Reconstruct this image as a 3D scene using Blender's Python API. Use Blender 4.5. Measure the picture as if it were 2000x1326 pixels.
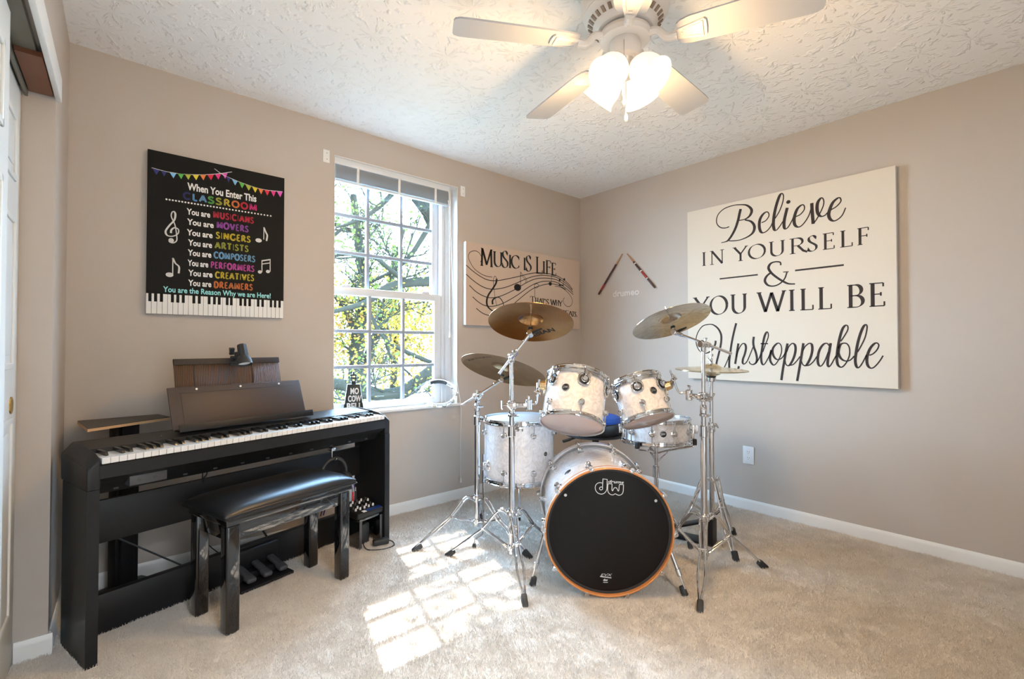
import bpy, bmesh, math, random
from mathutils import Vector, Matrix, noise as mnoise
random.seed(7)
for o in list(bpy.data.objects): bpy.data.objects.remove(o, do_unlink=True)
C = bpy.context.scene.collection
SC = bpy.context.scene
R = math.radians
V = Vector

# ------------------------------------------------------------------ camera
CAM = V((-3.3196, -2.8731, 1.0915)); PITCH = R(0.904); YAW = R(41.011); FPX = 938.13
cd = bpy.data.cameras.new('camera'); co = bpy.data.objects.new('camera', cd); C.objects.link(co)
co.location = CAM; co.rotation_euler = (R(90) + PITCH, 0, -YAW)
cd.sensor_fit = 'HORIZONTAL'; cd.sensor_width = 36; cd.lens = FPX / 2000 * 36; cd.clip_start = .02
SC.camera = co
DIR = V((math.sin(YAW) * math.cos(PITCH), math.cos(YAW) * math.cos(PITCH), math.sin(PITCH)))
RT = V((math.cos(YAW), -math.sin(YAW), 0)); UP = RT.cross(DIR)
def ray(x, y): return DIR + RT * ((x - 1000) / FPX) - UP * ((y - 663) / FPX)
def on(x, y, P, N):                       # photo point -> point on the plane through P with normal N
    d = ray(x, y); return CAM + d * ((V(P) - CAM).dot(V(N)) / d.dot(V(N)))
def onY(x, y, Y=0.0): return on(x, y, (0, Y, 0), (0, 1, 0))
def onX(x, y, X=0.0): return on(x, y, (X, 0, 0), (1, 0, 0))
def onZ(x, y, Z=0.0): return on(x, y, (0, 0, Z), (0, 0, 1))
def dep(x, y, D): return CAM + ray(x, y) * D

# ------------------------------------------------------------------ light
SC.view_settings.view_transform = 'Standard'; SC.view_settings.look = 'None'
SC.view_settings.gamma = 1; SC.view_settings.use_curve_mapping = False
SC.view_settings.exposure = 0.52
W_ = bpy.data.worlds.new('world'); SC.world = W_; W_.use_nodes = True
wn = W_.node_tree.nodes; wl = W_.node_tree.links
bg = wn['Background']
tc = wn.new('ShaderNodeTexCoord'); sep = wn.new('ShaderNodeSeparateXYZ'); rmp = wn.new('ShaderNodeValToRGB')
wl.new(tc.outputs['Generated'], sep.inputs[0]); wl.new(sep.outputs['Z'], rmp.inputs[0]); wl.new(rmp.outputs[0], bg.inputs[0])
rmp.color_ramp.elements[0].position = 0.0; rmp.color_ramp.elements[0].color = (.50, .76, 1.0, 1)
rmp.color_ramp.elements[1].position = .9; rmp.color_ramp.elements[1].color = (.36, .64, 1.0, 1)
bg.inputs[1].default_value = 42.0
def lamp(name, kind, loc, energy, color=(1, 1, 1), **kw):
    l = bpy.data.lights.new(name, kind); l.energy = energy; l.color = color
    for k, v in kw.items(): setattr(l, k, v)
    o = bpy.data.objects.new(name, l); C.objects.link(o); o.location = loc; return o
SUN = V((.247, 1, 1.441)).normalized()
so = lamp('sun', 'SUN', (1, 4, 6), 13, (1, .95, .86), angle=R(.3))
so.rotation_euler = SUN.to_track_quat('Z', 'Y').to_euler()
po = lamp('window_daylight_portal', 'AREA', (-1.79, .2, 1.46), 1, (1, 1, 1), shape='RECTANGLE', size=.95, size_y=1.6)
po.rotation_euler = (R(-90), 0, 0); po.data.cycles.is_portal = True

# ------------------------------------------------------------------ materials
MATS = {}
def nodes(name):
    m = bpy.data.materials.new(name); m.use_nodes = True; MATS[name] = m
    return m, m.node_tree.nodes, m.node_tree.links, m.node_tree.nodes['Principled BSDF']
def mat(name, col, rough=.5, metal=0, coat=0, bump=0, bscale=200, var=0, vscale=8, spec=None, trans=0, emit=None, estr=0, sss=0):
    m, n, l, b = nodes(name)
    b.inputs['Base Color'].default_value = (*col, 1); b.inputs['Roughness'].default_value = rough
    b.inputs['Metallic'].default_value = metal; b.inputs['Coat Weight'].default_value = coat
    if coat: b.inputs['Coat Roughness'].default_value = .05
    if spec is not None: b.inputs['Specular IOR Level'].default_value = spec
    if trans: b.inputs['Transmission Weight'].default_value = trans
    if emit: b.inputs['Emission Color'].default_value = (*emit, 1); b.inputs['Emission Strength'].default_value = estr
    t = n.new('ShaderNodeTexCoord')
    if bump:
        nz = n.new('ShaderNodeTexNoise'); nz.inputs['Scale'].default_value = bscale; nz.inputs['Detail'].default_value = 3
        bp = n.new('ShaderNodeBump'); bp.inputs['Strength'].default_value = bump; bp.inputs['Distance'].default_value = .002
        l.new(t.outputs['Object'], nz.inputs['Vector']); l.new(nz.outputs[0], bp.inputs['Height']); l.new(bp.outputs[0], b.inputs['Normal'])
    if var:
        nz = n.new('ShaderNodeTexNoise'); nz.inputs['Scale'].default_value = vscale; nz.inputs['Detail'].default_value = 5
        mx = n.new('ShaderNodeMix'); mx.data_type = 'RGBA'
        mx.inputs[6].default_value = (*[c * (1 - var) for c in col], 1); mx.inputs[7].default_value = (*[min(1, c * (1 + var)) for c in col], 1)
        l.new(t.outputs['Object'], nz.inputs['Vector']); l.new(nz.outputs[0], mx.inputs[0]); l.new(mx.outputs[2], b.inputs['Base Color'])
    return m
mat('wall', (.51, .452, .40), .62, bump=.12, bscale=260, var=.02, vscale=2)
mat('trim', (.80, .80, .78), .38)
mat('door', (.74, .75, .73), .42)
mat('vinyl', (.70, .735, .77), .30)
mat('muntin', (.30, .34, .40), .35)
mat('blind', (.62, .65, .68), .45)
mat('cord', (.82, .82, .80), .6)
mat('chrome', (.66, .67, .69), .06, 1)
mat('steel', (.55, .55, .56), .25, 1)
mat('gold', (.80, .60, .34), .25, 1)
mat('rubber', (.022, .024, .026), .55)
mat('black', (.009, .009, .010), .45, spec=.35)
mat('piano_black', (.011, .011, .012), .42, bump=.1, bscale=900, spec=.35)
mat('stand_black', (.012, .012, .013), .42, bump=.06, bscale=500, spec=.3)
mat('gloss_black', (.006, .006, .007), .04, coat=1)
mat('vinyl_black', (.012, .013, .015), .30, bump=.15, bscale=700)
mat('key_white', (.80, .79, .77), .22)
mat('key_black', (.010, .010, .011), .25)
mat('rest_brown', (.045, .028, .022), .5)
mat('grey_plastic', (.06, .06, .065), .4)
mat('white_plastic', (.80, .80, .80), .35)
mat('slot', (.05, .05, .05), .6)
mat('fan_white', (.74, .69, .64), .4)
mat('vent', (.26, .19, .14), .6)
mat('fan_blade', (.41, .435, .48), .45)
mat('canvas_cream', (.70, .63, .53), .75, bump=.1, bscale=900)
mat('canvas_tan', (.58, .46, .37), .75, bump=.1, bscale=900)
mat('canvas_edge', (.78, .79, .80), .7)
mat('canvas_black', (.007, .007, .007), .6, spec=.15)
mat('ink_dark', (.022, .012, .010), .7)
mat('ink_black', (.006, .005, .006), .7)
mat('ink_white', (.80, .80, .78), .7)
mat('ink_grey', (.62, .62, .60), .7)
for nm, c in dict(navy=(.012, .02, .16), blue=(.09, .36, .75), skyblue=(.20, .48, .78), green=(.10, .46, .07), olive=(.42, .46, .04), yellow=(.72, .58, .03),
                  orange=(.80, .22, .05), crimson=(.66, .012, .05), pink=(.74, .02, .22), magenta=(.68, .08, .46), purple=(.42, .10, .56), cyan=(.30, .74, .76)).items():
    mat('ink_' + nm, c, .65)
mat('plywood', (.62, .38, .19), .5)
mat('board_edge', (.020, .013, .010), .6)
mat('board_top', (.036, .024, .017), .45)
mat('head_white', (.72, .73, .74), .4)
mat('head_black', (.008, .0075, .0075), .5, bump=.15, bscale=600, spec=.22)
mat('hoop_wood', (.62, .24, .065), .28, coat=.6, var=.12, vscale=14)
mat('badge', (.02, .02, .022), .25)
mat('seat_blue', (.01, .08, .42), .6)
mat('stick_wood', (.42, .22, .11), .4)
mat('stick_dark', (.05, .014, .012), .35)
mat('stick_red', (.30, .016, .016), .35)
mat('decal_white', (.72, .68, .64), .4)
mat('tamb', (.78, .79, .82), .25)
mat('jingle', (.78, .74, .66), .2, 1)
mat('cowbell', (.016, .020, .017), .3)
mat('cable_purple', (.05, .02, .16), .4)
mat('plug_red', (.60, .02, .04), .35)
mat('brass', (.60, .42, .14), .25, 1)
mat('brown_wood', (.16, .055, .025), .45, var=.2)
mat('track', (.15, .14, .11), .45)
mat('lcd_blue', (.01, .04, .22), .3)
mat('bark', (.011, .0105, .0075), .9, bump=.8, bscale=30, var=.35, vscale=12, spec=.05)
mat('grass', (.11, .095, .06), .9, var=.3, vscale=2)
mat('siding', (.5, .5, .48), .8)
def leafmat(name, col):
    m, n, l, b = nodes(name); out = n['Material Output']
    b.inputs['Base Color'].default_value = (*col, 1); b.inputs['Roughness'].default_value = .6; b.inputs['Specular IOR Level'].default_value = .1
    tr = n.new('ShaderNodeBsdfTranslucent'); tr.inputs[0].default_value = (*[min(1, c * 1.3) for c in col], 1)
    mx = n.new('ShaderNodeMixShader'); mx.inputs[0].default_value = .45
    l.new(b.outputs[0], mx.inputs[1]); l.new(tr.outputs[0], mx.inputs[2]); l.new(mx.outputs[0], out.inputs[0])
leafmat('leaf_green', (.045, .062, .012)); leafmat('leaf_yellow', (.13, .092, .010)); leafmat('leaf_orange', (.12, .055, .011))
# glass pane: clear, light passes straight through
m, n, l, b = nodes('glass'); tr = n.new('ShaderNodeBsdfTransparent'); gl = n.new('ShaderNodeBsdfGlossy'); gl.inputs['Roughness'].default_value = .02
mx = n.new('ShaderNodeMixShader'); mx.inputs[0].default_value = .05
l.new(tr.outputs[0], mx.inputs[1]); l.new(gl.outputs[0], mx.inputs[2]); l.new(mx.outputs[0], n['Material Output'].inputs[0])
# clear drum head: see-through film with a milky tint
m, n, l, b = nodes('head_clear'); b.inputs['Base Color'].default_value = (.90, .72, .66, 1); b.inputs['Roughness'].default_value = .12
tr = n.new('ShaderNodeBsdfTransparent'); mx = n.new('ShaderNodeMixShader'); mx.inputs[0].default_value = .72
l.new(tr.outputs[0], mx.inputs[1]); l.new(b.outputs[0], mx.inputs[2]); l.new(mx.outputs[0], n['Material Output'].inputs[0])
# lit frosted lamp glass
m, n, l, b = nodes('shade_glass'); b.inputs['Base Color'].default_value = (.95, .90, .82, 1); b.inputs['Roughness'].default_value = .35
b.inputs['Emission Color'].default_value = (1, .86, .70, 1); b.inputs['Emission Strength'].default_value = .45
mat('bulb', (1, 1, 1), .3, emit=(1, .85, .62), estr=12)
# ceiling: stomped plaster, bursts of ridges around scattered centres
m, n, l, b = nodes('ceiling'); b.inputs['Base Color'].default_value = (.90, .89, .87, 1); b.inputs['Roughness'].default_value = .8
t = n.new('ShaderNodeTexCoord'); wob = n.new('ShaderNodeTexNoise'); wob.inputs['Scale'].default_value = 5
vo = n.new('ShaderNodeTexVoronoi'); vo.inputs['Scale'].default_value = 4.0; vo.voronoi_dimensions = '2D'
l.new(t.outputs['Object'], vo.inputs['Vector'])
sc_ = n.new('ShaderNodeVectorMath'); sc_.operation = 'SUBTRACT'; l.new(t.outputs['Object'], sc_.inputs[0]); l.new(vo.outputs['Position'], sc_.inputs[1])
sp = n.new('ShaderNodeSeparateXYZ'); l.new(sc_.outputs[0], sp.inputs[0])
at = n.new('ShaderNodeMath'); at.operation = 'ARCTAN2'; l.new(sp.outputs[1], at.inputs[0]); l.new(sp.outputs[0], at.inputs[1])
cs = n.new('ShaderNodeMath'); cs.operation = 'COSINE'; sn = n.new('ShaderNodeMath'); sn.operation = 'SINE'
l.new(at.outputs[0], cs.inputs[0]); l.new(at.outputs[0], sn.inputs[0])
cmb = n.new('ShaderNodeCombineXYZ'); l.new(cs.outputs[0], cmb.inputs[0]); l.new(sn.outputs[0], cmb.inputs[1])
rr = n.new('ShaderNodeMath'); rr.operation = 'MULTIPLY'; rr.inputs[1].default_value = 1.5; l.new(vo.outputs['Distance'], rr.inputs[0])
sepc = n.new('ShaderNodeSeparateColor'); l.new(vo.outputs['Color'], sepc.inputs[0])
ad = n.new('ShaderNodeMath'); ad.operation = 'MULTIPLY_ADD'; ad.inputs[1].default_value = 40; l.new(sepc.outputs[0], ad.inputs[0]); l.new(rr.outputs[0], ad.inputs[2])
l.new(ad.outputs[0], cmb.inputs[2])
nz = n.new('ShaderNodeTexNoise'); nz.inputs['Scale'].default_value = 3.6; nz.inputs['Detail'].default_value = 2; l.new(cmb.outputs[0], nz.inputs['Vector'])
cr = n.new('ShaderNodeValToRGB'); cr.color_ramp.elements[0].position = .54; cr.color_ramp.elements[1].position = .68; l.new(nz.outputs[0], cr.inputs[0])
fine = n.new('ShaderNodeTexNoise'); fine.inputs['Scale'].default_value = 60; l.new(t.outputs['Object'], fine.inputs['Vector'])
mm = n.new('ShaderNodeMath'); mm.operation = 'MULTIPLY_ADD'; mm.inputs[1].default_value = .10; l.new(fine.outputs[0], mm.inputs[0]); l.new(cr.outputs[0], mm.inputs[2])
bp = n.new('ShaderNodeBump'); bp.inputs['Strength'].default_value = .6; bp.inputs['Distance'].default_value = .009
l.new(mm.outputs[0], bp.inputs['Height']); l.new(bp.outputs[0], b.inputs['Normal'])
# carpet: cream pile with tufts
m, n, l, b = nodes('carpet'); b.inputs['Roughness'].default_value = .95; b.inputs['Specular IOR Level'].default_value = .1
t = n.new('ShaderNodeTexCoord'); nz = n.new('ShaderNodeTexNoise'); nz.inputs['Scale'].default_value = 55; nz.inputs['Detail'].default_value = 6; nz.inputs['Distortion'].default_value = .8
n2 = n.new('ShaderNodeTexNoise'); n2.inputs['Scale'].default_value = 2.5; n2.inputs['Detail'].default_value = 4
l.new(t.outputs['Object'], nz.inputs['Vector']); l.new(t.outputs['Object'], n2.inputs['Vector'])
cr = n.new('ShaderNodeValToRGB'); cr.color_ramp.elements[0].position = .3; cr.color_ramp.elements[0].color = (.58, .52, .455, 1); cr.color_ramp.elements[1].position = .65; cr.color_ramp.elements[1].color = (.66, .60, .53, 1)
l.new(nz.outputs[0], cr.inputs[0])
mx = n.new('ShaderNodeMix'); mx.data_type = 'RGBA'; mx.blend_type = 'MULTIPLY'; mx.inputs[0].default_value = .35
l.new(cr.outputs[0], mx.inputs[6]); l.new(n2.outputs[0], mx.inputs[7]); l.new(mx.outputs[2], b.inputs['Base Color'])
bp = n.new('ShaderNodeBump'); bp.inputs['Strength'].default_value = .9; bp.inputs['Distance'].default_value = .012
l.new(nz.outputs[0], bp.inputs['Height']); l.new(bp.outputs[0], b.inputs['Normal'])
mat('fibre', (.67, .615, .55), .9, spec=.1, var=.07, vscale=5)
# pearl drum wrap
m, n, l, b = nodes('pearl'); b.inputs['Roughness'].default_value = .25; b.inputs['Coat Weight'].default_value = 1; b.inputs['Coat Roughness'].default_value = .04
t = n.new('ShaderNodeTexCoord'); nz = n.new('ShaderNodeTexNoise'); nz.inputs['Scale'].default_value = 17; nz.inputs['Detail'].default_value = 2; nz.inputs['Distortion'].default_value = 3.5
l.new(t.outputs['Object'], nz.inputs['Vector'])
cr = n.new('ShaderNodeValToRGB'); cr.color_ramp.elements[0].position = .32; cr.color_ramp.elements[0].color = (.74, .70, .69, 1); cr.color_ramp.elements[1].position = .62; cr.color_ramp.elements[1].color = (.93, .90, .90, 1)
l.new(nz.outputs[0], cr.inputs[0]); l.new(cr.outputs[0], b.inputs['Base Color'])
# cymbal bronze: lathed grooves
def cymbal_mat(name, col, rough, hammered):
    m, n, l, b = nodes(name); b.inputs['Metallic'].default_value = 1; b.inputs['Roughness'].default_value = rough
    t = n.new('ShaderNodeTexCoord'); le = n.new('ShaderNodeVectorMath'); le.operation = 'LENGTH'; l.new(t.outputs['Object'], le.inputs[0])
    w = n.new('ShaderNodeTexNoise'); w.noise_dimensions = '1D'; w.inputs['Scale'].default_value = 380; l.new(le.outputs['Value'], w.inputs['W'])
    n2 = n.new('ShaderNodeTexNoise'); n2.inputs['Scale'].default_value = 16 if not hammered else 34; n2.inputs['Detail'].default_value = 3; l.new(t.outputs['Object'], n2.inputs['Vector'])
    mx = n.new('ShaderNodeMix'); mx.data_type = 'RGBA'; mx.inputs[6].default_value = (*[c * .72 for c in col], 1); mx.inputs[7].default_value = (*[min(1, c * 1.2) for c in col], 1)
    l.new(n2.outputs[0], mx.inputs[0]); l.new(mx.outputs[2], b.inputs['Base Color'])
    a = n.new('ShaderNodeMath'); a.operation = 'MULTIPLY_ADD'; a.inputs[1].default_value = 6 if hammered else .3; l.new(n2.outputs[0], a.inputs[0]); l.new(w.outputs[0], a.inputs[2])
    bp = n.new('ShaderNodeBump'); bp.inputs['Strength'].default_value = .35; bp.inputs['Distance'].default_value = .0012
    l.new(a.outputs[0], bp.inputs['Height']); l.new(bp.outputs[0], b.inputs['Normal'])
cymbal_mat('bronze', (.46, .235, .09), .24, False); cymbal_mat('bronze_dark', (.42, .28, .15), .28, False)
cymbal_mat('bronze_bright', (.60, .52, .42), .16, True); cymbal_mat('bronze_pale', (.78, .66, .46), .20, False)
# woven brown board behind the music rest
m, n, l, b = nodes('ribbed_brown'); b.inputs['Roughness'].default_value = .28
t = n.new('ShaderNodeTexCoord'); wv = n.new('ShaderNodeTexWave'); wv.inputs['Scale'].default_value = 46; wv.inputs['Distortion'].default_value = 1.2; wv.inputs['Detail'].default_value = 2
l.new(t.outputs['Object'], wv.inputs['Vector'])
cr = n.new('ShaderNodeValToRGB'); cr.color_ramp.elements[0].color = (.020, .010, .006, 1); cr.color_ramp.elements[1].color = (.13, .055, .020, 1); l.new(wv.outputs[0], cr.inputs[0]); l.new(cr.outputs[0], b.inputs['Base Color'])
bp = n.new('ShaderNodeBump'); bp.inputs['Strength'].default_value = .8; bp.inputs['Distance'].default_value = .003; l.new(wv.outputs[0], bp.inputs['Height']); l.new(bp.outputs[0], b.inputs['Normal'])
M_ = MATS

# ------------------------------------------------------------------ mesh helpers
def frame(o, z, xh=None):
    z = V(z).normalized(); xh = V(xh) if xh is not None else (V((1, 0, 0)) if abs(z.x) < .9 else V((0, 1, 0)))
    x = (xh - z * xh.dot(z)).normalized(); y = z.cross(x)
    return Matrix(((x.x, y.x, z.x, o[0]), (x.y, y.y, z.y, o[1]), (x.z, y.z, z.z, o[2]), (0, 0, 0, 1)))
def spline(pts, n=6, closed=False):
    P = [V(p) for p in pts]; out = []; N = len(P)
    if N < 3: return P
    for i in range(N if closed else N - 1):
        p1, p2 = P[i], P[(i + 1) % N]
        p0 = P[i - 1] if (closed or i > 0) else p1 * 2 - p2
        p3 = P[(i + 2) % N] if (closed or i + 2 < N) else p2 * 2 - p1
        for k in range(n):
            t = k / n
            out.append(.5 * ((2 * p1) + (p2 - p0) * t + (2 * p0 - 5 * p1 + 4 * p2 - p3) * t * t + (3 * p1 - p0 - 3 * p2 + p3) * t ** 3))
    if not closed: out.append(P[-1])
    return out
class MB:
    def __init__(s, M=None): s.bm = bmesh.new(); s.M = M or Matrix.Identity(4)
    def add(s, vs, fs):
        b = [s.bm.verts.new(s.M @ V(v)) for v in vs]
        for f in fs:
            try: s.bm.faces.new([b[i] for i in f])
            except ValueError: pass
    def box(s, c, size, rot=None, bev=0, seg=2):
        t = bmesh.new(); bmesh.ops.create_cube(t, size=1)
        for v in t.verts: v.co = V((v.co.x * size[0], v.co.y * size[1], v.co.z * size[2]))
        if bev: bmesh.ops.bevel(t, geom=list(t.edges), offset=min(bev, min(size) * .49), segments=seg, profile=.5, affect='EDGES')
        m = Matrix.Translation(V(c)) @ (rot.to_4x4() if rot is not None else Matrix.Identity(4))
        t.verts.ensure_lookup_table(); t.verts.index_update()
        s.add([m @ v.co for v in t.verts], [[v.index for v in f.verts] for f in t.faces]); t.free(); return s
    def bb(s, x0, x1, y0, y1, z0, z1, bev=0, seg=2):
        return s.box(((x0 + x1) / 2, (y0 + y1) / 2, (z0 + z1) / 2), (abs(x1 - x0), abs(y1 - y0), abs(z1 - z0)), None, bev, seg)
    def lathe(s, prof, M=None, seg=32, closed=False, a0=0, a1=2 * math.pi):
        M = M or Matrix.Identity(4); full = abs(a1 - a0 - 2 * math.pi) < 1e-6; n = seg if full else seg + 1
        vs = []; fs = []; k = len(prof)
        for i in range(n):
            a = a0 + (a1 - a0) * i / seg
            for r, h in prof: vs.append(M @ V((r * math.cos(a), r * math.sin(a), h)))
        for i in range(seg):
            j = (i + 1) % n
            for q in range(k if closed else k - 1):
                w = (q + 1) % k; fs.append((i * k + q, j * k + q, j * k + w, i * k + w))
        s.add(vs, fs); bmesh.ops.remove_doubles(s.bm, verts=s.bm.verts, dist=1e-6) if any(abs(p[0]) < 1e-6 for p in prof) else None
        return s
    def cyl(s, p0, p1, r0, r1=None, seg=16, bev=0):
        p0, p1 = V(p0), V(p1); r1 = r0 if r1 is None else r1; L = (p1 - p0).length
        M = frame(p0, p1 - p0)
        if bev: pr = [(0, 0), (r0 - bev, 0), (r0, bev), (r1, L - bev), (r1 - bev, L), (0, L)]
        else: pr = [(0, 0), (r0, 0), (r1, L), (0, L)]
        return s.lathe(pr, M, seg)
    def ring(s, o, ax, r, w, seg=32, ms=8, xh=None):     # torus
        return s.lathe([(r + w * math.cos(2 * math.pi * i / ms), w * math.sin(2 * math.pi * i / ms)) for i in range(ms)], frame(o, ax, xh), seg, True)
    def sphere(s, c, r, seg=16, rings=10, sc=(1, 1, 1)):
        M = Matrix.Translation(V(c)) @ Matrix.Diagonal((*sc, 1))
        return s.lathe([(r * math.sin(math.pi * i / rings), -r * math.cos(math.pi * i / rings)) for i in range(rings + 1)], M, seg)
    def tube(s, pts, r, seg=8, closed=False, n=0, flat=None):
        P = spline(pts, n, closed) if n else [V(p) for p in pts]; N = len(P)
        rs = r if isinstance(r, (list, tuple)) else None
        vs = []; fs = []; prev = None
        for i in range(N):
            a = P[i - 1] if (i > 0 or closed) else P[i]; b = P[(i + 1) % N] if (i + 1 < N or closed) else P[i]
            d = (b - a).normalized() if (b - a).length > 1e-9 else V((0, 0, 1))
            if prev is None: x = d.orthogonal().normalized()
            else:
                x = prev - d * prev.dot(d); x = x.normalized() if x.length > 1e-6 else d.orthogonal().normalized()
            prev = x; y = d.cross(x)
            if rs:
                f = i / (N - 1) * (len(rs) - 1); k = min(int(f), len(rs) - 2); rad = rs[k] + (rs[k + 1] - rs[k]) * (f - k)
            else: rad = r
            for q in range(seg):
                an = 2 * math.pi * q / seg; vs.append(P[i] + x * (rad * math.cos(an)) + y * (rad * math.sin(an)))
        for i in range(N if closed else N - 1):
            j = (i + 1) % N
            for q in range(seg): w = (q + 1) % seg; fs.append((i * seg + q, i * seg + w, j * seg + w, j * seg + q))
        if not closed: fs.append(tuple(range(seg - 1, -1, -1))); fs.append(tuple((N - 1) * seg + q for q in range(seg)))
        s.add(vs, fs); return s
    def prism(s, poly, M, h, cap=True):                  # polygon in the frame's xy, extruded along z from 0 to h
        n = len(poly); vs = [M @ V((p[0], p[1], 0)) for p in poly] + [M @ V((p[0], p[1], h)) for p in poly]
        s.add(vs, [tuple(range(n - 1, -1, -1)), tuple(range(n, 2 * n))] + [(i, (i + 1) % n, n + (i + 1) % n, n + i) for i in range(n)]); return s
    def ribbon(s, pts, w, N, closed=False):              # flat stroke lying in a plane with normal N; w = width or list of widths
        P = [V(p) for p in pts]; n = len(P); N = V(N); vs = []; fs = []
        for i in range(n):
            a = P[i - 1] if (i > 0 or closed) else P[i]; b = P[(i + 1) % n] if (i + 1 < n or closed) else P[i]
            d = (b - a); d = d.normalized() if d.length > 1e-9 else V((1, 0, 0)); sd = N.cross(d); ww = (w[i] if isinstance(w, list) else w) / 2
            vs += [P[i] + sd * ww, P[i] - sd * ww]
        for i in range(n if closed else n - 1): j = (i + 1) % n; fs.append((2 * i, 2 * i + 1, 2 * j + 1, 2 * j))
        s.add(vs, fs); return s
    def disc(s, o, N, rx, ry=None, xh=None, seg=24):
        M = frame(o, N, xh); ry = ry or rx
        s.add([M @ V((rx * math.cos(2 * math.pi * i / seg), ry * math.sin(2 * math.pi * i / seg), 0)) for i in range(seg)], [tuple(range(seg))]); return s

def tag(o, label=None, cat=None, group=None, kind=None):
    if label: o['label'] = label
    if cat: o['category'] = cat
    if group: o['group'] = group
    if kind: o['kind'] = kind
    return o
def obj(name, mb, material, parent=None, smooth=35, flip=False):
    bm = mb.bm; bmesh.ops.recalc_face_normals(bm, faces=bm.faces)
    if smooth:
        lim = R(smooth)
        for f in bm.faces: f.smooth = True
        for e in bm.edges:
            if len(e.link_faces) == 2 and e.calc_face_angle(0) > lim: e.smooth = False
    me = bpy.data.meshes.new(name); bm.to_mesh(me); bm.free()
    o = bpy.data.objects.new(name, me); C.objects.link(o)
    for mm in (material if isinstance(material, (list, tuple)) else [material]): me.materials.append(M_[mm])
    if parent is not None:
        org = V(parent['_o']); me.transform(Matrix.Translation(-org)); o['_o'] = tuple(org); o.parent = parent
    else:
        co_ = [v.co for v in me.vertices]
        if co_:
            org = V(((min(v.x for v in co_) + max(v.x for v in co_)) / 2, (min(v.y for v in co_) + max(v.y for v in co_)) / 2, min(v.z for v in co_)))
        else: org = V()
        me.transform(Matrix.Translation(-org)); o.location = org; o['_o'] = tuple(org)
    return o
def thing(name, loc, label, cat, group=None):
    o = bpy.data.objects.new(name, None); C.objects.link(o); o.location = loc; o.empty_display_size = .05; o['_o'] = tuple(V(loc))
    return tag(o, label, cat, group)
def struct(name, mb, m, parent=None, smooth=35):
    o = obj(name, mb, m, parent, smooth)
    if parent is None: o['kind'] = 'structure'
    return o
def sthing(name, loc):
    o = bpy.data.objects.new(name, None); C.objects.link(o); o.location = loc; o.empty_display_size = .05; o['_o'] = tuple(V(loc)); o['kind'] = 'structure'; return o
def text(mb, s, P0, U, Vv, width=None, height=None, bold=0.0, shear=0.0, extr=0, align='L'):
    # built-in sans letters laid from P0 along U (right) and Vv (up); cap box scaled to width x height
    cu = bpy.data.curves.new('t', 'FONT'); cu.body = s; cu.size = 1; cu.offset = bold; cu.shear = shear; cu.extrude = extr; cu.resolution_u = 3
    to = bpy.data.objects.new('t', cu); C.objects.link(to)
    me = bpy.data.meshes.new_from_object(to.evaluated_get(bpy.context.evaluated_depsgraph_get()))
    bpy.data.objects.remove(to); bpy.data.curves.remove(cu)
    xs = [v.co.x for v in me.vertices]; ys = [v.co.y for v in me.vertices]
    x0, x1, y0, y1 = min(xs), max(xs), min(ys), max(ys)
    sx = (width / (x1 - x0)) if width else None; sy = (height / .70) if height else None
    if sx is None: sx = sy
    if sy is None: sy = sx
    U = V(U).normalized(); Vv = V(Vv).normalized(); N = U.cross(Vv)
    mb.add([V(P0) + U * ((v.co.x - x0) * sx) + Vv * (v.co.y * sy) + N * v.co.z for v in me.vertices], [tuple(p.vertices) for p in me.polygons])
    bpy.data.meshes.remove(me)
# ------------------------------------------------------------------ drawn lettering
def arc(cx, cy, rx, ry, a0, a1, n=14): return [(cx + rx * math.cos(R(a0 + (a1 - a0) * i / n)), cy + ry * math.sin(R(a0 + (a1 - a0) * i / n))) for i in range(n + 1)]
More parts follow.
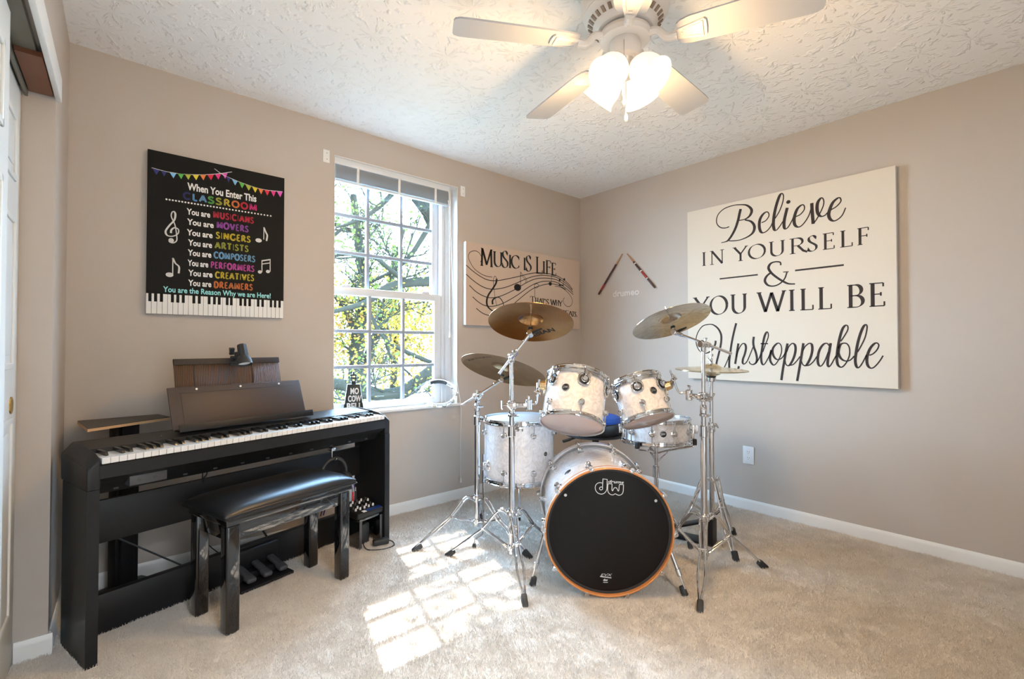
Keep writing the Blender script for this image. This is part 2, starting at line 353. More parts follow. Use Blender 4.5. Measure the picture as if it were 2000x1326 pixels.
# glyph: width, strokes, foot/top serifs (x, y, half width), arm ticks (x, y0, y1)
GL = {
 'A': (.92, [[(.04, 0), (.46, 1)], [(.46, 1), (.88, 0)], [(.19, .35), (.73, .35)]], [(.04, 0, .1), (.88, 0, .11)], []),
 'B': (.68, [[(.12, 0), (.12, 1)], [(.12, 1), (.3, 1)] + arc(.32, .76, .24, .24, 90, -90) + [(.12, .52)], [(.12, .52), (.3, .52)] + arc(.34, .26, .28, .26, 90, -90) + [(.12, 0)]], [(.08, 0, .1), (.08, 1, .1)], []),
 'C': (.84, [arc(.48, .5, .42, .5, 42, 318, 30)], [], [(.80, .70, .92), (.80, .1, .26)]),
 'D': (.86, [[(.12, 0), (.12, 1)], [(.12, 1), (.32, 1)] + arc(.36, .5, .42, .5, 90, -90, 20) + [(.12, 0)]], [(.08, 0, .1), (.08, 1, .1)], []),
 'E': (.64, [[(.14, 0), (.14, 1)], [(.14, 1), (.58, 1)], [(.14, .52), (.48, .52)], [(.14, 0), (.62, 0)]], [(.1, 0, .1), (.1, 1, .1)], [(.58, .84, 1.0), (.62, 0, .19), (.48, .44, .6)]),
 'F': (.62, [[(.14, 0), (.14, 1)], [(.14, 1), (.58, 1)], [(.14, .52), (.5, .52)]], [(.14, 0, .13), (.1, 1, .1)], [(.58, .82, 1.0), (.5, .43, .61)]),
 'G': (.9, [arc(.48, .5, .42, .5, 42, 345, 30), [(.86, .4), (.86, .08)]], [(.84, .42, .12)], [(.80, .70, .92)]),
 'H': (.88, [[(.14, 0), (.14, 1)], [(.74, 0), (.74, 1)], [(.14, .52), (.74, .52)]], [(.14, 0, .13), (.14, 1, .13), (.74, 0, .13), (.74, 1, .13)], []),
 'I': (.30, [[(.15, 0), (.15, 1)]], [(.15, 0, .14), (.15, 1, .14)], []),
 'L': (.64, [[(.14, 0), (.14, 1)], [(.14, 0), (.60, 0)]], [(.1, 0, .1), (.14, 1, .13)], [(.60, 0, .22)]),
 'M': (1.06, [[(.12, 0), (.16, 1)], [(.16, 1), (.53, .08)], [(.53, .08), (.90, 1)], [(.90, 1), (.94, 0)]], [(.12, 0, .12), (.94, 0, .12), (.12, 1, .08), (.94, 1, .08)], []),
 'N': (.92, [[(.13, 0), (.13, 1)], [(.13, 1), (.79, 0)], [(.79, 0), (.79, 1)]], [(.13, 0, .12), (.09, 1, .09), (.79, 1, .12)], []),
 'O': (.96, [arc(.48, .5, .44, .5, 0, 360, 40)], [], []),
 'P': (.66, [[(.14, 0), (.14, 1)], [(.14, 1), (.3, 1)] + arc(.34, .74, .26, .26, 90, -90) + [(.14, .48)]], [(.14, 0, .13), (.1, 1, .1)], []),
 'R': (.80, [[(.14, 0), (.14, 1)], [(.14, 1), (.3, 1)] + arc(.34, .75, .25, .25, 90, -90) + [(.14, .5)], [(.38, .5), (.62, .12), (.80, 0)]], [(.14, 0, .13), (.1, 1, .1)], []),
 'S': (.62, [spline([(.52, .84, 0), (.42, .97, 0), (.28, 1, 0), (.12, .9, 0), (.1, .74, 0), (.2, .6, 0), (.4, .46, 0), (.54, .33, 0), (.54, .16, 0), (.42, .03, 0), (.26, 0, 0), (.1, .06, 0), (.06, .16, 0)], 5)], [], [(.52, .76, .96), (.06, .05, .26)]),
 'T': (.80, [[(.40, 0), (.40, 1)], [(.04, 1), (.76, 1)]], [(.40, 0, .14)], [(.04, .80, 1), (.76, .80, 1)]),
 'U': (.90, [[(.14, 1), (.14, .35)] + arc(.45, .33, .31, .33, 180, 360, 16) + [(.76, 1)]], [(.14, 1, .13), (.76, 1, .12)], []),
 'V': (.90, [[(.06, 1), (.45, 0)], [(.45, 0), (.84, 1)]], [(.06, 1, .12), (.84, 1, .1)], []),
 'W': (1.28, [[(.06, 1), (.36, 0)], [(.36, 0), (.64, .96)], [(.64, .96), (.92, 0)], [(.92, 0), (1.2, 1)]], [(.06, 1, .12), (1.2, 1, .1)], []),
 'Y': (.86, [[(.04, 1), (.43, .48)], [(.43, .48), (.80, 1)], [(.43, .48), (.43, 0)]], [(.43, 0, .14), (.04, 1, .12), (.80, 1, .1)], []),
 "'": (.16, [[(.08, 1), (.06, .76)]], [], []), '.': (.16, [[(.05, .06), (.13, .06)]], [], []),
}
def letter(mb, ch, place, N, thick, style='serif', inline=None, nib=18):
    w, strokes, serifs, ticks = GL[ch]
    for st in strokes:
        P = [V(place(p[0] / w, p[1])) for p in st]; ws = []
        for i in range(len(P)):
            a = st[max(0, i - 1)]; b = st[min(len(st) - 1, i + 1)]; an = math.atan2(b[1] - a[1], b[0] - a[0])
            ws.append(thick * max(.26, abs(math.sin(an - R(nib)))) if style == 'serif' else thick)
        if ch == '.': ws = [thick * 1.3] * len(P)
        if ch == 'N' and len(st) == 2 and style == 'serif': ws = [thick * (.5 if st[0][0] == st[1][0] else 1.0)] * 2
        mb.ribbon(P, ws, N)
        if inline is not None: inline.ribbon([p + V(N) * .0005 for p in P], thick * .26, N)
    if style == 'serif':
        for x, y, h in serifs: mb.ribbon([place((x - h) / w, y), place((x + h) / w, y)], thick * .30, N)
        for x, y0, y1 in ticks: mb.ribbon([place(x / w, y0), place(x / w, y1)], thick * .42, N)
def Q(z, sx, ox, oy):                                   # reader of points traced on an enlarged detail of the photo
    return lambda x, y: (ox + x / sx, oy + y / sx)
def trace(mb, pts, zoom, plane, N, thin, thick=None, closed=False, n=6, slant=True):
    P = [plane(*zoom(*p)) for p in pts]
    S = spline(P, n, closed) if len(P) > 2 else P
    if thick is None: ws = thin
    else:
        ws = []
        for i in range(len(S)):
            d = S[min(i + 1, len(S) - 1)] - S[max(i - 1, 0)]; d = d.normalized() if d.length > 0 else V((0, 0, 1))
            k = max(0, -d.z) ** 1.2 if slant else abs(d.z)
            ws.append(thin + (thick - thin) * (k if d.z < 0 else .12))
        for _ in range(3): ws = [(ws[max(i - 1, 0)] + ws[i] * 2 + ws[min(i + 1, len(ws) - 1)]) / 4 for i in range(len(ws))]
    mb.ribbon(S, ws, N, closed)

# ------------------------------------------------------------------ room shell
H = 2.44; XL = -3.43; YF = -3.65
WX0, WX1, WZ0, WZ1 = -2.238, -1.343, .688, 2.250           # window opening in the room face
mb = MB(); mb.bb(XL - .75, .14, YF - .14, .16, -.12, 0); struct('floor', mb, 'carpet')
mb = MB(); mb.bb(XL - .75, .14, YF - .14, .16, H, H + .12); struct('ceiling', mb, 'ceiling')
mb = MB()
def holed(mb, x0, x1, hx0, hx1, hz0, hz1, y0, y1, z1=H):
    mb.bb(x0, hx0, y0, y1, 0, z1); mb.bb(hx1, x1, y0, y1, 0, z1); mb.bb(hx0, hx1, y0, y1, 0, hz0); mb.bb(hx0, hx1, y0, y1, hz1, z1)
holed(mb, XL - .75, .14, WX0, WX1, WZ0, WZ1, 0, .05); holed(mb, XL - .75, .14, -2.37, WX1, .66, WZ1, .05, .16)
struct('wall_back', mb, 'wall')
mb = MB(); mb.bb(0, .14, YF, 0, 0, H); struct('wall_right', mb, 'wall')
# left wall, a touch out of square: closet opening from y=-.485 back towards the viewer
SHL = Matrix(((1, .0359, 0, .0144), (0, 1, 0, 0), (0, 0, 1, 0), (0, 0, 0, 1)))
mb = MB(SHL); mb.bb(XL - .14, XL, -.485, 0, 0, H); mb.bb(XL - .14, XL, -2.62, -.485, 2.03, H); mb.bb(XL - .14, XL, YF, -2.62, 0, H)
mb.bb(XL - .75, XL - .70, YF, 0, 0, H); struct('wall_left', mb, 'wall')
# front wall; its unseen doorway is added to let fill light in
mb = MB(); holed(mb, XL - .75, .14, -3.33, -2.50, 0, 2.05, YF - .12, YF); struct('wall_front', mb, 'wall')
def baseboard(name, p0, p1, n, h=.072, t=.012, sh=False):
    p0, p1, n = V(p0), V(p1), V(n); L = (p1 - p0).length; M = frame(p0, p1 - p0, n)
    mb = MB(SHL if sh else None); mb.prism([(0, 0), (t, 0), (t, h * .72), (t * .75, h * .88), (t * .4, h), (0, h)] if M.col[1].z > 0 else [(0, 0), (t, 0), (t, -h * .72), (t * .75, -h * .88), (t * .4, -h), (0, -h)], M, L)
    return struct(name, mb, 'trim', None, 20)
baseboard('baseboard_back', (XL, 0, 0), (0, 0, 0), (0, -1, 0))
baseboard('baseboard_right', (0, -.012, 0), (0, YF, 0), (-1, 0, 0))
baseboard('baseboard_left', (XL, -.47, 0), (XL, -.012, 0), (1, 0, 0), sh=True)
baseboard('baseboard_jamb', (XL - .086, -.485, 0), (XL + .012, -.485, 0), (0, -1, 0), sh=True)
baseboard('baseboard_front', (-2.44, YF, 0), (0, YF, 0), (0, 1, 0))
# closet head trim, track, timber blocking and the two sliding doors
mb = MB(SHL); mb.bb(XL - .002, XL + .014, -2.66, -.47, 1.985, 2.075, .003); struct('trim_1', mb, 'trim')
mb = MB(SHL); mb.bb(XL - .13, XL - .02, -2.62, -.487, 2.006, 2.03); mb.bb(XL - .080, XL - .072, -2.62, -.487, 1.975, 2.006); struct('trim_2', mb, 'track')
mb = MB(SHL); mb.bb(XL - .068, XL - .006, -.80, -.50, 1.99, 2.0055); struct('trim_3', mb, 'brown_wood')
def sliding_door(name, x, y0, y1, knob):
    t = sthing(name, (x, (y0 + y1) / 2, .012))
    mb = MB(SHL); mb.bb(x - .034, x, y0, y1, .012, 1.985, .002)
    ym = (y0 + y1) / 2
    for (a, b) in ((y0 + .10, ym - .05), (ym + .05, y1 - .10)):
        for z0, z1 in ((.2, .86), (1.02, 1.52), (1.64, 1.86)):
            for q0, q1, r0, r1 in ((a, b, z0, z0 + .02), (a, b, z1 - .02, z1), (a, a + .02, z0, z1), (b - .02, b, z0, z1)): mb.bb(x - .001, x + .006, q0, q1, r0, r1, .003)
            mb.bb(x - .001, x + .004, a + .045, b - .045, z0 + .045, z1 - .045, .004)
    struct('door_panel', mb, 'door', t)
    mb = MB(SHL); M = frame((x, knob, .90), (1, 0, 0)); mb.lathe([(.0, .001), (.018, .001), (.024, .004), (.028, .003), (.029, 0)], M, 24); struct('finger_pull', mb, 'brass', t)
sliding_door('door_1', XL - .088, -1.62, -.492, -.60); sliding_door('door_2', XL - .044, -2.60, -1.04, -2.5)
# casing and hall of the added doorway, unseen, put in to house a fill lamp
mb = MB()
for x0, x1, z0, z1 in ((-3.39, -3.33, 0, 2.11), (-2.50, -2.44, 0, 2.11), (-3.33, -2.50, 2.05, 2.11)): mb.bb(x0, x1, YF, YF + .014, z0, z1, .003)
struct('trim_4', mb, 'trim')
mb = MB(); mb.bb(-4.3, -1.2, YF - 1.55, YF - .12, -.12, 0); mb.bb(-4.3, -1.2, YF - 1.55, YF - .12, H, H + .1); mb.bb(-4.3, -1.2, YF - 1.65, YF - 1.55, 0, H)
mb.bb(-4.4, -4.3, YF - 1.55, YF - .12, 0, H); mb.bb(-1.2, -1.1, YF - 1.55, YF - .12, 0, H); struct('wall_added_hall', mb, 'trim')
lamp('added_fill_lamp', 'AREA', (-2.9, YF - .75, H - .03), 112, (.88, .93, 1), shape='DISK', size=.7)  # added lamp out of view, neutral fill through the doorway

# ------------------------------------------------------------------ window
wt = sthing('window_1', (-1.79, .1, WZ0))
mb = MB(); mb.bb(-2.236, WX1, -.002, .004, .68, .689); mb.bb(-2.30, WX1 + .028, -.022, .075, .672, .690, .004); struct('window_sill', mb, 'trim', wt)
mb = MB()   # reveal linings
mb.bb(WX1 - .004, WX1 + .001, .0, .085, .69, WZ1); mb.bb(WX0, WX1, .0, .085, WZ1 - .004, WZ1 + .001); mb.bb(WX0 - .001, WX0 + .003, .0, .05, .69, WZ1); struct('window_reveal', mb, 'trim', wt)
GX0, GX1 = -2.216, -1.492
mb = MB()
for x0, x1 in ((-2.365, -2.268), (-1.44, WX1)): mb.bb(x0, x1, .075, .155, .69, WZ1, .004)
mb.bb(-1.436, -1.422, .067, .08, .691, WZ1 - .002, .003); mb.bb(-1.405, -1.395, .066, .08, .691, WZ1 - .002, .002); mb.bb(-2.364, WX1 - .001, .0765, .154, 2.19, WZ1 - .001, .003); mb.bb(-2.364, WX1 - .001, .0765, .154, .672, .70, .003); struct('window_frame', mb, 'vinyl', wt)
def sash(name, y0, y1, z0, z1, gz0, gz1):
    mb = MB(); mb.bb(-2.268, GX0, y0, y1, z0, z1, .004); mb.bb(GX1, -1.441, y0, y1, z0, z1, .004); mb.bb(-2.2672, -1.4418, y0 + .0012, y1 - .0012, z0 + .0008, gz0, .003); mb.bb(-2.2672, -1.4418, y0 + .0012, y1 - .0012, gz1, z1 - .0008, .003)
    s = struct(name, mb, 'vinyl', wt); ym = (y0 + y1) / 2
    mb = MB(); mb.bb(GX0, GX1, ym - .002, ym + .002, gz0, gz1); struct('glass_pane', mb, 'glass', s)
    mb = MB()
    for k in (1, 2):
        x = GX0 + (GX1 - GX0) * k / 3; mb.bb(x - .0105, x + .0105, ym - .012, ym - .0025, gz0, gz1, .002); mb.bb(x - .0105, x + .0105, ym + .0025, ym + .010, gz0, gz1, .002)
        z = gz0 + (gz1 - gz0) * k / 3; mb.bb(GX0, GX1, ym - .0115, ym - .003, z - .0105, z + .0105, .002); mb.bb(GX0, GX1, ym + .003, ym + .0095, z - .0105, z + .0105, .002)
    struct('muntin_grid', mb, 'muntin', s); return s
sash('lower_sash', .072, .104, .694, 1.468, .738, 1.420); up = sash('upper_sash', .108, .140, 1.420, 2.20, 1.455, 2.165)
mb = MB()
for x in (-2.13, -1.56): mb.bb(x - .03, x + .03, .078, .104, 1.468, 1.478, .003); mb.cyl((x - .02, .085, 1.479), (x + .03, .08, 1.481), .005)
struct('sash_lock', mb, 'vinyl', wt)

# raised mini blind inside the head of the window
bt = thing('window_blind', (-1.80, .035, 2.25), 'white mini blind pulled up to the head of the window', 'blind')
mb = MB(); mb.bb(-2.232, -1.402, .012, .052, 2.205, 2.246, .003); obj('head_rail', mb, 'vinyl', bt)
mb = MB()
for i in range(24): mb.box((-1.815, .032, 2.197 - i * .0033), (.816, .034, .0009), Matrix.Rotation(R(3), 3, 'X'))
obj('slats', mb, 'blind', bt, 0)
mb = MB(); mb.bb(-2.223, -1.407, .020, .046, 2.104, 2.116, .003); obj('bottom_rail', mb, 'blind', bt)
for x in (-2.085, -1.80, -1.52): mb = MB(); mb.bb(x - .008, x + .008, .0135, .015, 2.102, 2.205); mb.tube([(x - .004, .014, 2.205), (x + .006, .011, 2.15), (x - .003, .013, 2.10)], .0015, 5, n=4); obj('ladder_tape', mb, 'cord', bt)
mb = MB(); mb.tube([(-1.412, .01, 2.21), (-1.405, .004, 2.1), (-1.398, .004, 1.9), (-1.38, .0, 1.4), (-1.36, -.012, .9), (-1.33, -.026, .66), (-1.322, -.010, .4), (-1.32, -.008, .155)], .0016, 6, n=6)
mb.tube([(-1.412, .012, 2.21), (-1.410, .006, 2.0), (-1.405, .008, 1.5), (-1.40, .012, 1.2)], .0016, 6, n=6); mb.tube([(-1.418, .010, 2.215), (-1.404, .005, 2.16), (-1.406, .005, 2.09), (-1.42, .009, 2.14)], .003, 6, n=6)
ct = obj('pull_cord', mb, 'cord', bt)
mb = MB(); mb.lathe([(0, .155), (.004, .154), (.006, .14), (.009, .118), (.0, .116)], Matrix.Translation((-1.32, -.0095, 0)), 12); obj('tassel', mb, 'cord', ct)
mb = MB(); mb.lathe([(0, 1.20), (.004, 1.20), (.007, 1.16), (.0, 1.158)], Matrix.Translation((-1.40, .012, 0)), 12); obj('tassel', mb, 'cord', ct)

# curtain rod plates left and right of the window
for i, (px, lab) in enumerate((((637, 305), 'white curtain rod bracket plate on the wall at the upper left of the window'), ((903.5, 374), 'white curtain rod bracket plate on the wall at the upper right of the window'))):
    p = onY(*px); mb = MB(); mb.bb(p.x - .02, p.x + .02, -.005, 0, p.z - .038, p.z + .038, .003)
    b = tag(obj('rod_bracket', mb, 'white_plastic'), lab, 'bracket', 'curtain rod brackets')
    for dz in (.018, -.018): mb = MB(); mb.cyl((p.x + .003, -.0045, p.z + dz), (p.x + .003, -.0065, p.z + dz), .003); obj('screw', mb, 'steel', b)

# electrical outlets
def outlet(c, n, lab):
    c = V(c); M = frame(c, n, (0, 0, 1)); t = thing('wall_outlet', c, lab, 'outlet')
    mb = MB(M); mb.box((0, 0, .0025), (.118, .073, .005), None, .003); obj('cover_plate', mb, 'white_plastic', t)
    for s in (-1, 1):
        mb = MB(M); mb.lathe([(0, .0065), (.0155, .0065), (.0165, .004)], Matrix.Translation((s * .0195, 0, 0)) , 20); f = obj('receptacle', mb, 'white_plastic', t)
        mb = MB(M)
        for y in (-.006, .006): mb.box((s * .0195 + .004, y, .0066), (.008, .002, .0006))
        mb.cyl((s * .0195 - .0075, 0, .0062), (s * .0195 - .0075, 0, .0069), .0022, seg=8); obj('slots', mb, 'slot', f)
outlet((-.0005, -1.475, .367), (-1, 0, 0), 'white duplex outlet low on the wall under the big motto canvas')
mb = MB(); mb.bb(-2.23, -2.100, -.006, 0, .134, .335, .003); wp = tag(obj('wall_plate', mb, 'white_plastic'), 'plain white panel on the wall behind the mixer and its cables', 'wall plate')
mb = MB(); mb.bb(-2.216, -2.114, -.0075, -.0055, .148, .321, .0005); obj('inner_panel', mb, 'trim', wp)
# ------------------------------------------------------------------ wall art
def canvas(name, c0, c1, n_axis, off, depth, label, edge, face, cat='wall art'):
    # c0, c1: opposite corners on the wall's own axes
    t = None
    if n_axis == 'y': lo = V((c0[0], -depth, c0[1])); hi = V((c1[0], -.001, c1[1]))
    else: lo = V((-depth, c0[0], c0[1])); hi = V((-.001, c1[0], c1[1]))
    mn = V([min(a, b) for a, b in zip(lo, hi)]); mx_ = V([max(a, b) for a, b in zip(lo, hi)])
    t = thing(name, ((mn.x + mx_.x) / 2, (mn.y + mx_.y) / 2, mn.z), label, cat)
    mb = MB(); mb.bb(mn.x, mx_.x, mn.y, mx_.y, mn.z, mx_.z, .003); obj('stretcher_edge', mb, edge, t)
    mb = MB()
    if n_axis == 'y': mb.add([(mn.x, mn.y - .0006, mn.z), (mx_.x, mn.y - .0006, mn.z), (mx_.x, mn.y - .0006, mx_.z), (mn.x, mn.y - .0006, mx_.z)], [(0, 1, 2, 3)])
    else: mb.add([(mn.x - .0006, mn.y, mn.z), (mn.x - .0006, mx_.y, mn.z), (mn.x - .0006, mx_.y, mx_.z), (mn.x - .0006, mn.y, mx_.z)], [(0, 1, 2, 3)])
    obj('printed_face', mb, face, t, 0); return t

# --- black classroom poster on the back wall
D1 = .028; F1 = -D1 - .0012
A = onY(289, 294, -D1); B = onY(558, 346, -D1); Cc = onY(551, 622, -D1); Dd = onY(283.5, 612, -D1)
X0, X1 = (A.x + Dd.x) / 2, (B.x + Cc.x) / 2; Z0, Z1 = (Cc.z + Dd.z) / 2, (A.z + B.z) / 2
t = canvas('classroom_poster', (X0, Z0), (X1, Z1), 'y', 0, D1, 'black music classroom poster with coloured words above the piano', 'canvas_edge', 'canvas_black', 'poster')
zp = Q(0, 3.684, 260, 280); pl1 = lambda x, y: onY(x, y, F1); N1 = (0, -1, 0)
def P1(x, y): return pl1(*zp(x, y))
mb = MB(); trace(mb, [(133, 175), (250, 205), (380, 222), (520, 225), (640, 215), (712, 205)], zp, pl1, N1, .0022); trace(mb, [(585, 182), (640, 222), (700, 250), (800, 290), (930, 330), (1075, 348)], zp, pl1, N1, .0022)
obj('banner_string', mb, 'ink_white', t, 0)
fl = [(140, 190, 182, 192, 'navy'), (200, 242, 195, 203, 'navy'), (262, 312, 207, 214, 'skyblue'), (320, 366, 215, 219, 'green'), (372, 418, 221, 223, 'olive'), (427, 475, 224, 225, 'yellow'), (480, 526, 225, 225, 'orange'), (535, 581, 225, 224, 'crimson'), (590, 632, 222, 219, 'pink'), (640, 680, 217, 212, 'magenta'),
      (668, 700, 236, 250, 'navy'), (710, 752, 254, 271, 'skyblue'), (760, 802, 274, 291, 'green'), (806, 852, 293, 307, 'olive'), (855, 897, 309, 320, 'yellow'), (899, 937, 321, 332, 'orange'), (944, 982, 333, 340, 'crimson'), (990, 1027, 341, 345, 'pink'), (1035, 1076, 346, 348, 'magenta')]
for x0, x1, y0, y1, c in fl:
    mb = MB(); mb.add([P1(x0, y0), P1(x1, y1), P1((x0 + x1) / 2 + 3, (y0 + y1) / 2 + 40)], [(0, 1, 2)]); obj('banner_flag', mb, 'ink_' + c, t, 0)
def rowtext(name, s, xl, xr, yt, yb, ink, bold=.028):
    p = P1(xl, yb); q = P1(xl, yt); r_ = pl1(*zp(xr, yb)); mb = MB(); text(mb, s, p, (1, 0, 0), (0, 0, 1), r_.x - p.x, q.z - p.z, bold); obj(name, mb, ink, t, 0)
rowtext('heading_line', 'When You Enter This', 390, 888, 281, 332, 'ink_white')
def deco(name, s, xl, xr, yt, yb, inks, xs=None):
    p = P1(xl, yb); q = P1(xl, yt); h = q.z - p.z; x1 = pl1(*zp(xr, yb)).x
    tot = sum(GL[c][0] + .10 for c in s) - .10; k = (x1 - p.x) / tot; x = p.x; il = MB(); groups = {}
    for i, c in enumerate(s):
        ink = inks if isinstance(inks, str) else inks[i]; m_ = groups.setdefault(ink, MB()); w = GL[c][0] * k
        if xs: a = P1(xs[i][0], yb).x; w = P1(xs[i][1], yb).x - a; x = a
        letter(m_, c, lambda u, v, x=x, w=w: (x + w * (.06 + .88 * u), F1, p.z + h * (.12 + .76 * v)), N1, min(w * .30, h * .18), 'deco', il)
        x += w + .10 * k
    first = None
    for ink, m_ in groups.items(): o = obj(name, m_, ink, t, 0); first = first or o
    obj('inline_stripe', il, 'canvas_black', first, 0)
deco('classroom_word', 'CLASSROOM', 358, 893, 343, 403, ['ink_navy', 'ink_blue', 'ink_skyblue', 'ink_green', 'ink_olive', 'ink_yellow', 'ink_orange', 'ink_crimson', 'ink_pink'], [(358, 415), (424, 466), (474, 531), (535, 586), (592, 641), (649, 702), (709, 766), (774, 827), (834, 894)])
mb = MB()
for i in range(34): p = P1(240 + 750 * i / 33, 402 + 120 * i / 33); mb.disc(p, (0, -1, 0), .0042, seg=10)
obj('dotted_rule', mb, 'ink_white', t, 0)
words = [('MUSICIANS', 575, 868, 555, 'crimson'), ('MOVERS', 600, 830, 580, 'purple'), ('SINGERS', 595, 845, 572, 'yellow'), ('ARTISTS', 587, 830, 568, 'olive'), ('COMPOSERS', 580, 878, 563, 'skyblue'), ('PERFORMERS', 557, 872, 541, 'magenta'), ('CREATIVES', 590, 870, 571, 'yellow'), ('DREAMERS', 580, 860, 563, 'orange')]
for (w, x0, x1, ya, ink), y, xa in zip(words, (466, 540, 616, 690, 762, 836, 908, 980), (385, 388, 386, 395, 393, 392, 396, 396)):
    rowtext('you_are', 'You are', xa, ya, y, y + 42, 'ink_white')
    f = (x0 - xa) * .155 * (1421 - (y - 100)) / 1421 * .78
    deco('role_word', w, x0, x1, y + f - 1, y + f + 55, 'ink_' + ink)
rowtext('closing_line', 'You are the Reason Why we are Here!', 215, 990, 1027, 1067, 'ink_cyan', .02)
zk0 = P1(85, 1220).z; zk1 = P1(85, 1076).z
mb = MB(); mb.add([(X0 + .001, F1, Z0 + .001), (X1 - .001, F1, Z0 + .001), (X1 - .001, F1, zk1), (X0 + .001, F1, zk1)], [(0, 1, 2, 3)]); kb = obj('keyboard_strip', mb, 'ink_white', t, 0)
mb = MB()
for i in range(1, 29): x = X0 + (X1 - X0) * i / 29; mb.ribbon([(x, F1 - .0004, Z0 + .001), (x, F1 - .0004, zk1)], .0014, N1)
for x in (121, 162, 204, 283, 322, 361, 437, 476, 547, 585, 620, 677, 707, 774, 806, 839, 900, 932, 992, 1022, 1054):
    u = P1(x, 1100).x; mb.add([(u - .0062, F1 - .0005, zk1 - .038), (u + .0062, F1 - .0005, zk1 - .038), (u + .0062, F1 - .0005, zk1), (u - .0062, F1 - .0005, zk1)], [(0, 1, 2, 3)])
obj('keyboard_lines', mb, 'canvas_black', kb, 0)
mb = MB(); trace(mb, [(270, 688), (262, 706), (285, 716), (308, 706), (315, 680), (302, 590), (276, 530), (278, 500), (293, 490), (304, 510), (296, 552), (260, 592), (234, 632), (246, 662), (285, 668), (322, 650), (326, 620), (300, 606), (276, 622), (272, 645)], zp, pl1, N1, .0045, .008)
mb.disc(P1(274, 698), (0, -1, 0), .011); obj('treble_clef', mb, 'ink_grey', t, 0)
def eighth(hx, hy, sx, sy, fl_):
    mb = MB(); mb.disc(P1(hx, hy), (0, -1, 0), .0155, .011); trace(mb, [(sx, hy - 6), (sx + 1, sy)], zp, pl1, N1, .004); trace(mb, fl_, zp, pl1, N1, .003, .008); obj('music_note', mb, 'ink_grey', t, 0)
eighth(262, 945, 285, 824, [(286, 826), (304, 862), (330, 888), (328, 935)]); eighth(903, 698, 940, 603, [(941, 605), (955, 640), (965, 662), (960, 702)])
mb = MB()
for hx, hy, sx, sy in ((912, 925, 927, 840), (970, 922, 986, 832)): mb.disc(P1(hx, hy), (0, -1, 0), .010, .009); trace(mb, [(sx, hy), (sx, sy)], zp, pl1, N1, .0042)
trace(mb, [(926, 845), (987, 836)], zp, pl1, N1, .007); trace(mb, [(926, 868), (987, 860)], zp, pl1, N1, .005); obj('music_note', mb, 'ink_grey', t, 0)

# --- tan music canvas by the corner
D2 = .038; F2 = -D2 - .0012
a = onY(910.5, 471, -D2); c = onY(1130, 641, -D2); d_ = onY(909, 636, -D2); b_ = onY(1132, 510, -D2)
t = canvas('music_canvas', ((a.x + d_.x) / 2, (c.z + d_.z) / 2), (min((b_.x + c.x) / 2, -.03), (a.z + b_.z) / 2), 'y', 0, D2, 'tan canvas with black music staff lettering between window and corner', 'canvas_edge', 'canvas_tan')
zm = Q(0, 7.8, 900, 470); pl2 = lambda x, y: onY(x, y, F2)
def quadletters(mb, L, zoom, plane, N, thick):
    for ch, x0, x1, yt, yb in L:
        p0 = plane(*zoom(x0, (yt + yb) / 2)); p1 = plane(*zoom(x1, (yt + yb) / 2)); zt = plane(*zoom((x0 + x1) / 2, yt)).z; zb = plane(*zoom((x0 + x1) / 2, yb)).z
        letter(mb, ch, lambda u, v: p0.lerp(p1, u) * 1 + V((0, 0, 0)) - V((0, 0, p0.lerp(p1, u).z)) + V((0, 0, zb + (zt - zb) * v)), N, thick)
mb = MB(); quadletters(mb, [('M', 298, 490, 128, 388), ('U', 490, 640, 175, 395), ('S', 625, 725, 160, 410), ('I', 733, 767, 222, 412), ('C', 765, 892, 225, 420), ('I', 958, 986, 265, 445), ('S', 988, 1077, 230, 465), ('L', 1140, 1248, 255, 500), ('I', 1250, 1281, 318, 500), ('F', 1295, 1372, 306, 508), ('E', 1380, 1450, 342, 528)], zm, pl2, N1, .019)
obj('title_lettering', mb, 'ink_black', t, 0)
mb = MB(); quadletters(mb, [('T', 1055, 1132, 850, 975), ('H', 1134, 1182, 870, 962), ('A', 1184, 1244, 880, 970), ('T', 1232, 1278, 886, 975), ("'", 1278, 1292, 888, 978), ('S', 1298, 1340, 892, 975), ('W', 1366, 1450, 898, 985), ('H', 1446, 1492, 908, 990), ('Y', 1490, 1548, 915, 998)], zm, pl2, N1, .011); obj('caption_line', mb, 'ink_black', t, 0)
mb = MB(); quadletters(mb, [('B', 1543, 1588, 1062, 1138), ('E', 1590, 1644, 1066, 1143), ('A', 1640, 1700, 1074, 1150), ('T', 1690, 1734, 1080, 1154), ('S', 1732, 1758, 1086, 1157), ('.', 1760, 1774, 1090, 1158)], zm, pl2, N1, .011)
obj('caption_line', mb, 'ink_black', t, 0)
mb = MB()
for L in ([(80, 370), (180, 460), (300, 545), (420, 600), (560, 608), (720, 580), (880, 545), (1040, 505), (1160, 488), (1250, 492), (1340, 503), (1450, 530), (1560, 590), (1640, 660), (1700, 740)],
          [(80, 510), (200, 615), (330, 700), (450, 738), (560, 735), (700, 705), (850, 645), (1000, 580), (1130, 540), (1260, 528), (1380, 540), (1480, 570), (1600, 650), (1700, 755)],
          [(130, 680), (230, 775), (340, 840), (440, 868), (550, 860), (680, 815), (850, 730), (1000, 640), (1130, 585), (1260, 570), (1400, 582), (1500, 615), (1620, 700), (1710, 788)],
          [(180, 855), (270, 935), (360, 985), (450, 1000), (560, 985), (700, 925), (860, 830), (1000, 730), (1110, 665), (1230, 625), (1350, 618), (1470, 640), (1600, 725), (1715, 822)],
          [(235, 1030), (310, 1090), (380, 1125), (470, 1140), (600, 1100), (740, 1015), (850, 925), (1000, 800), (1120, 720), (1230, 680), (1330, 660), (1420, 662), (1500, 685), (1600, 745)]): trace(mb, L, zm, pl2, N1, .006)
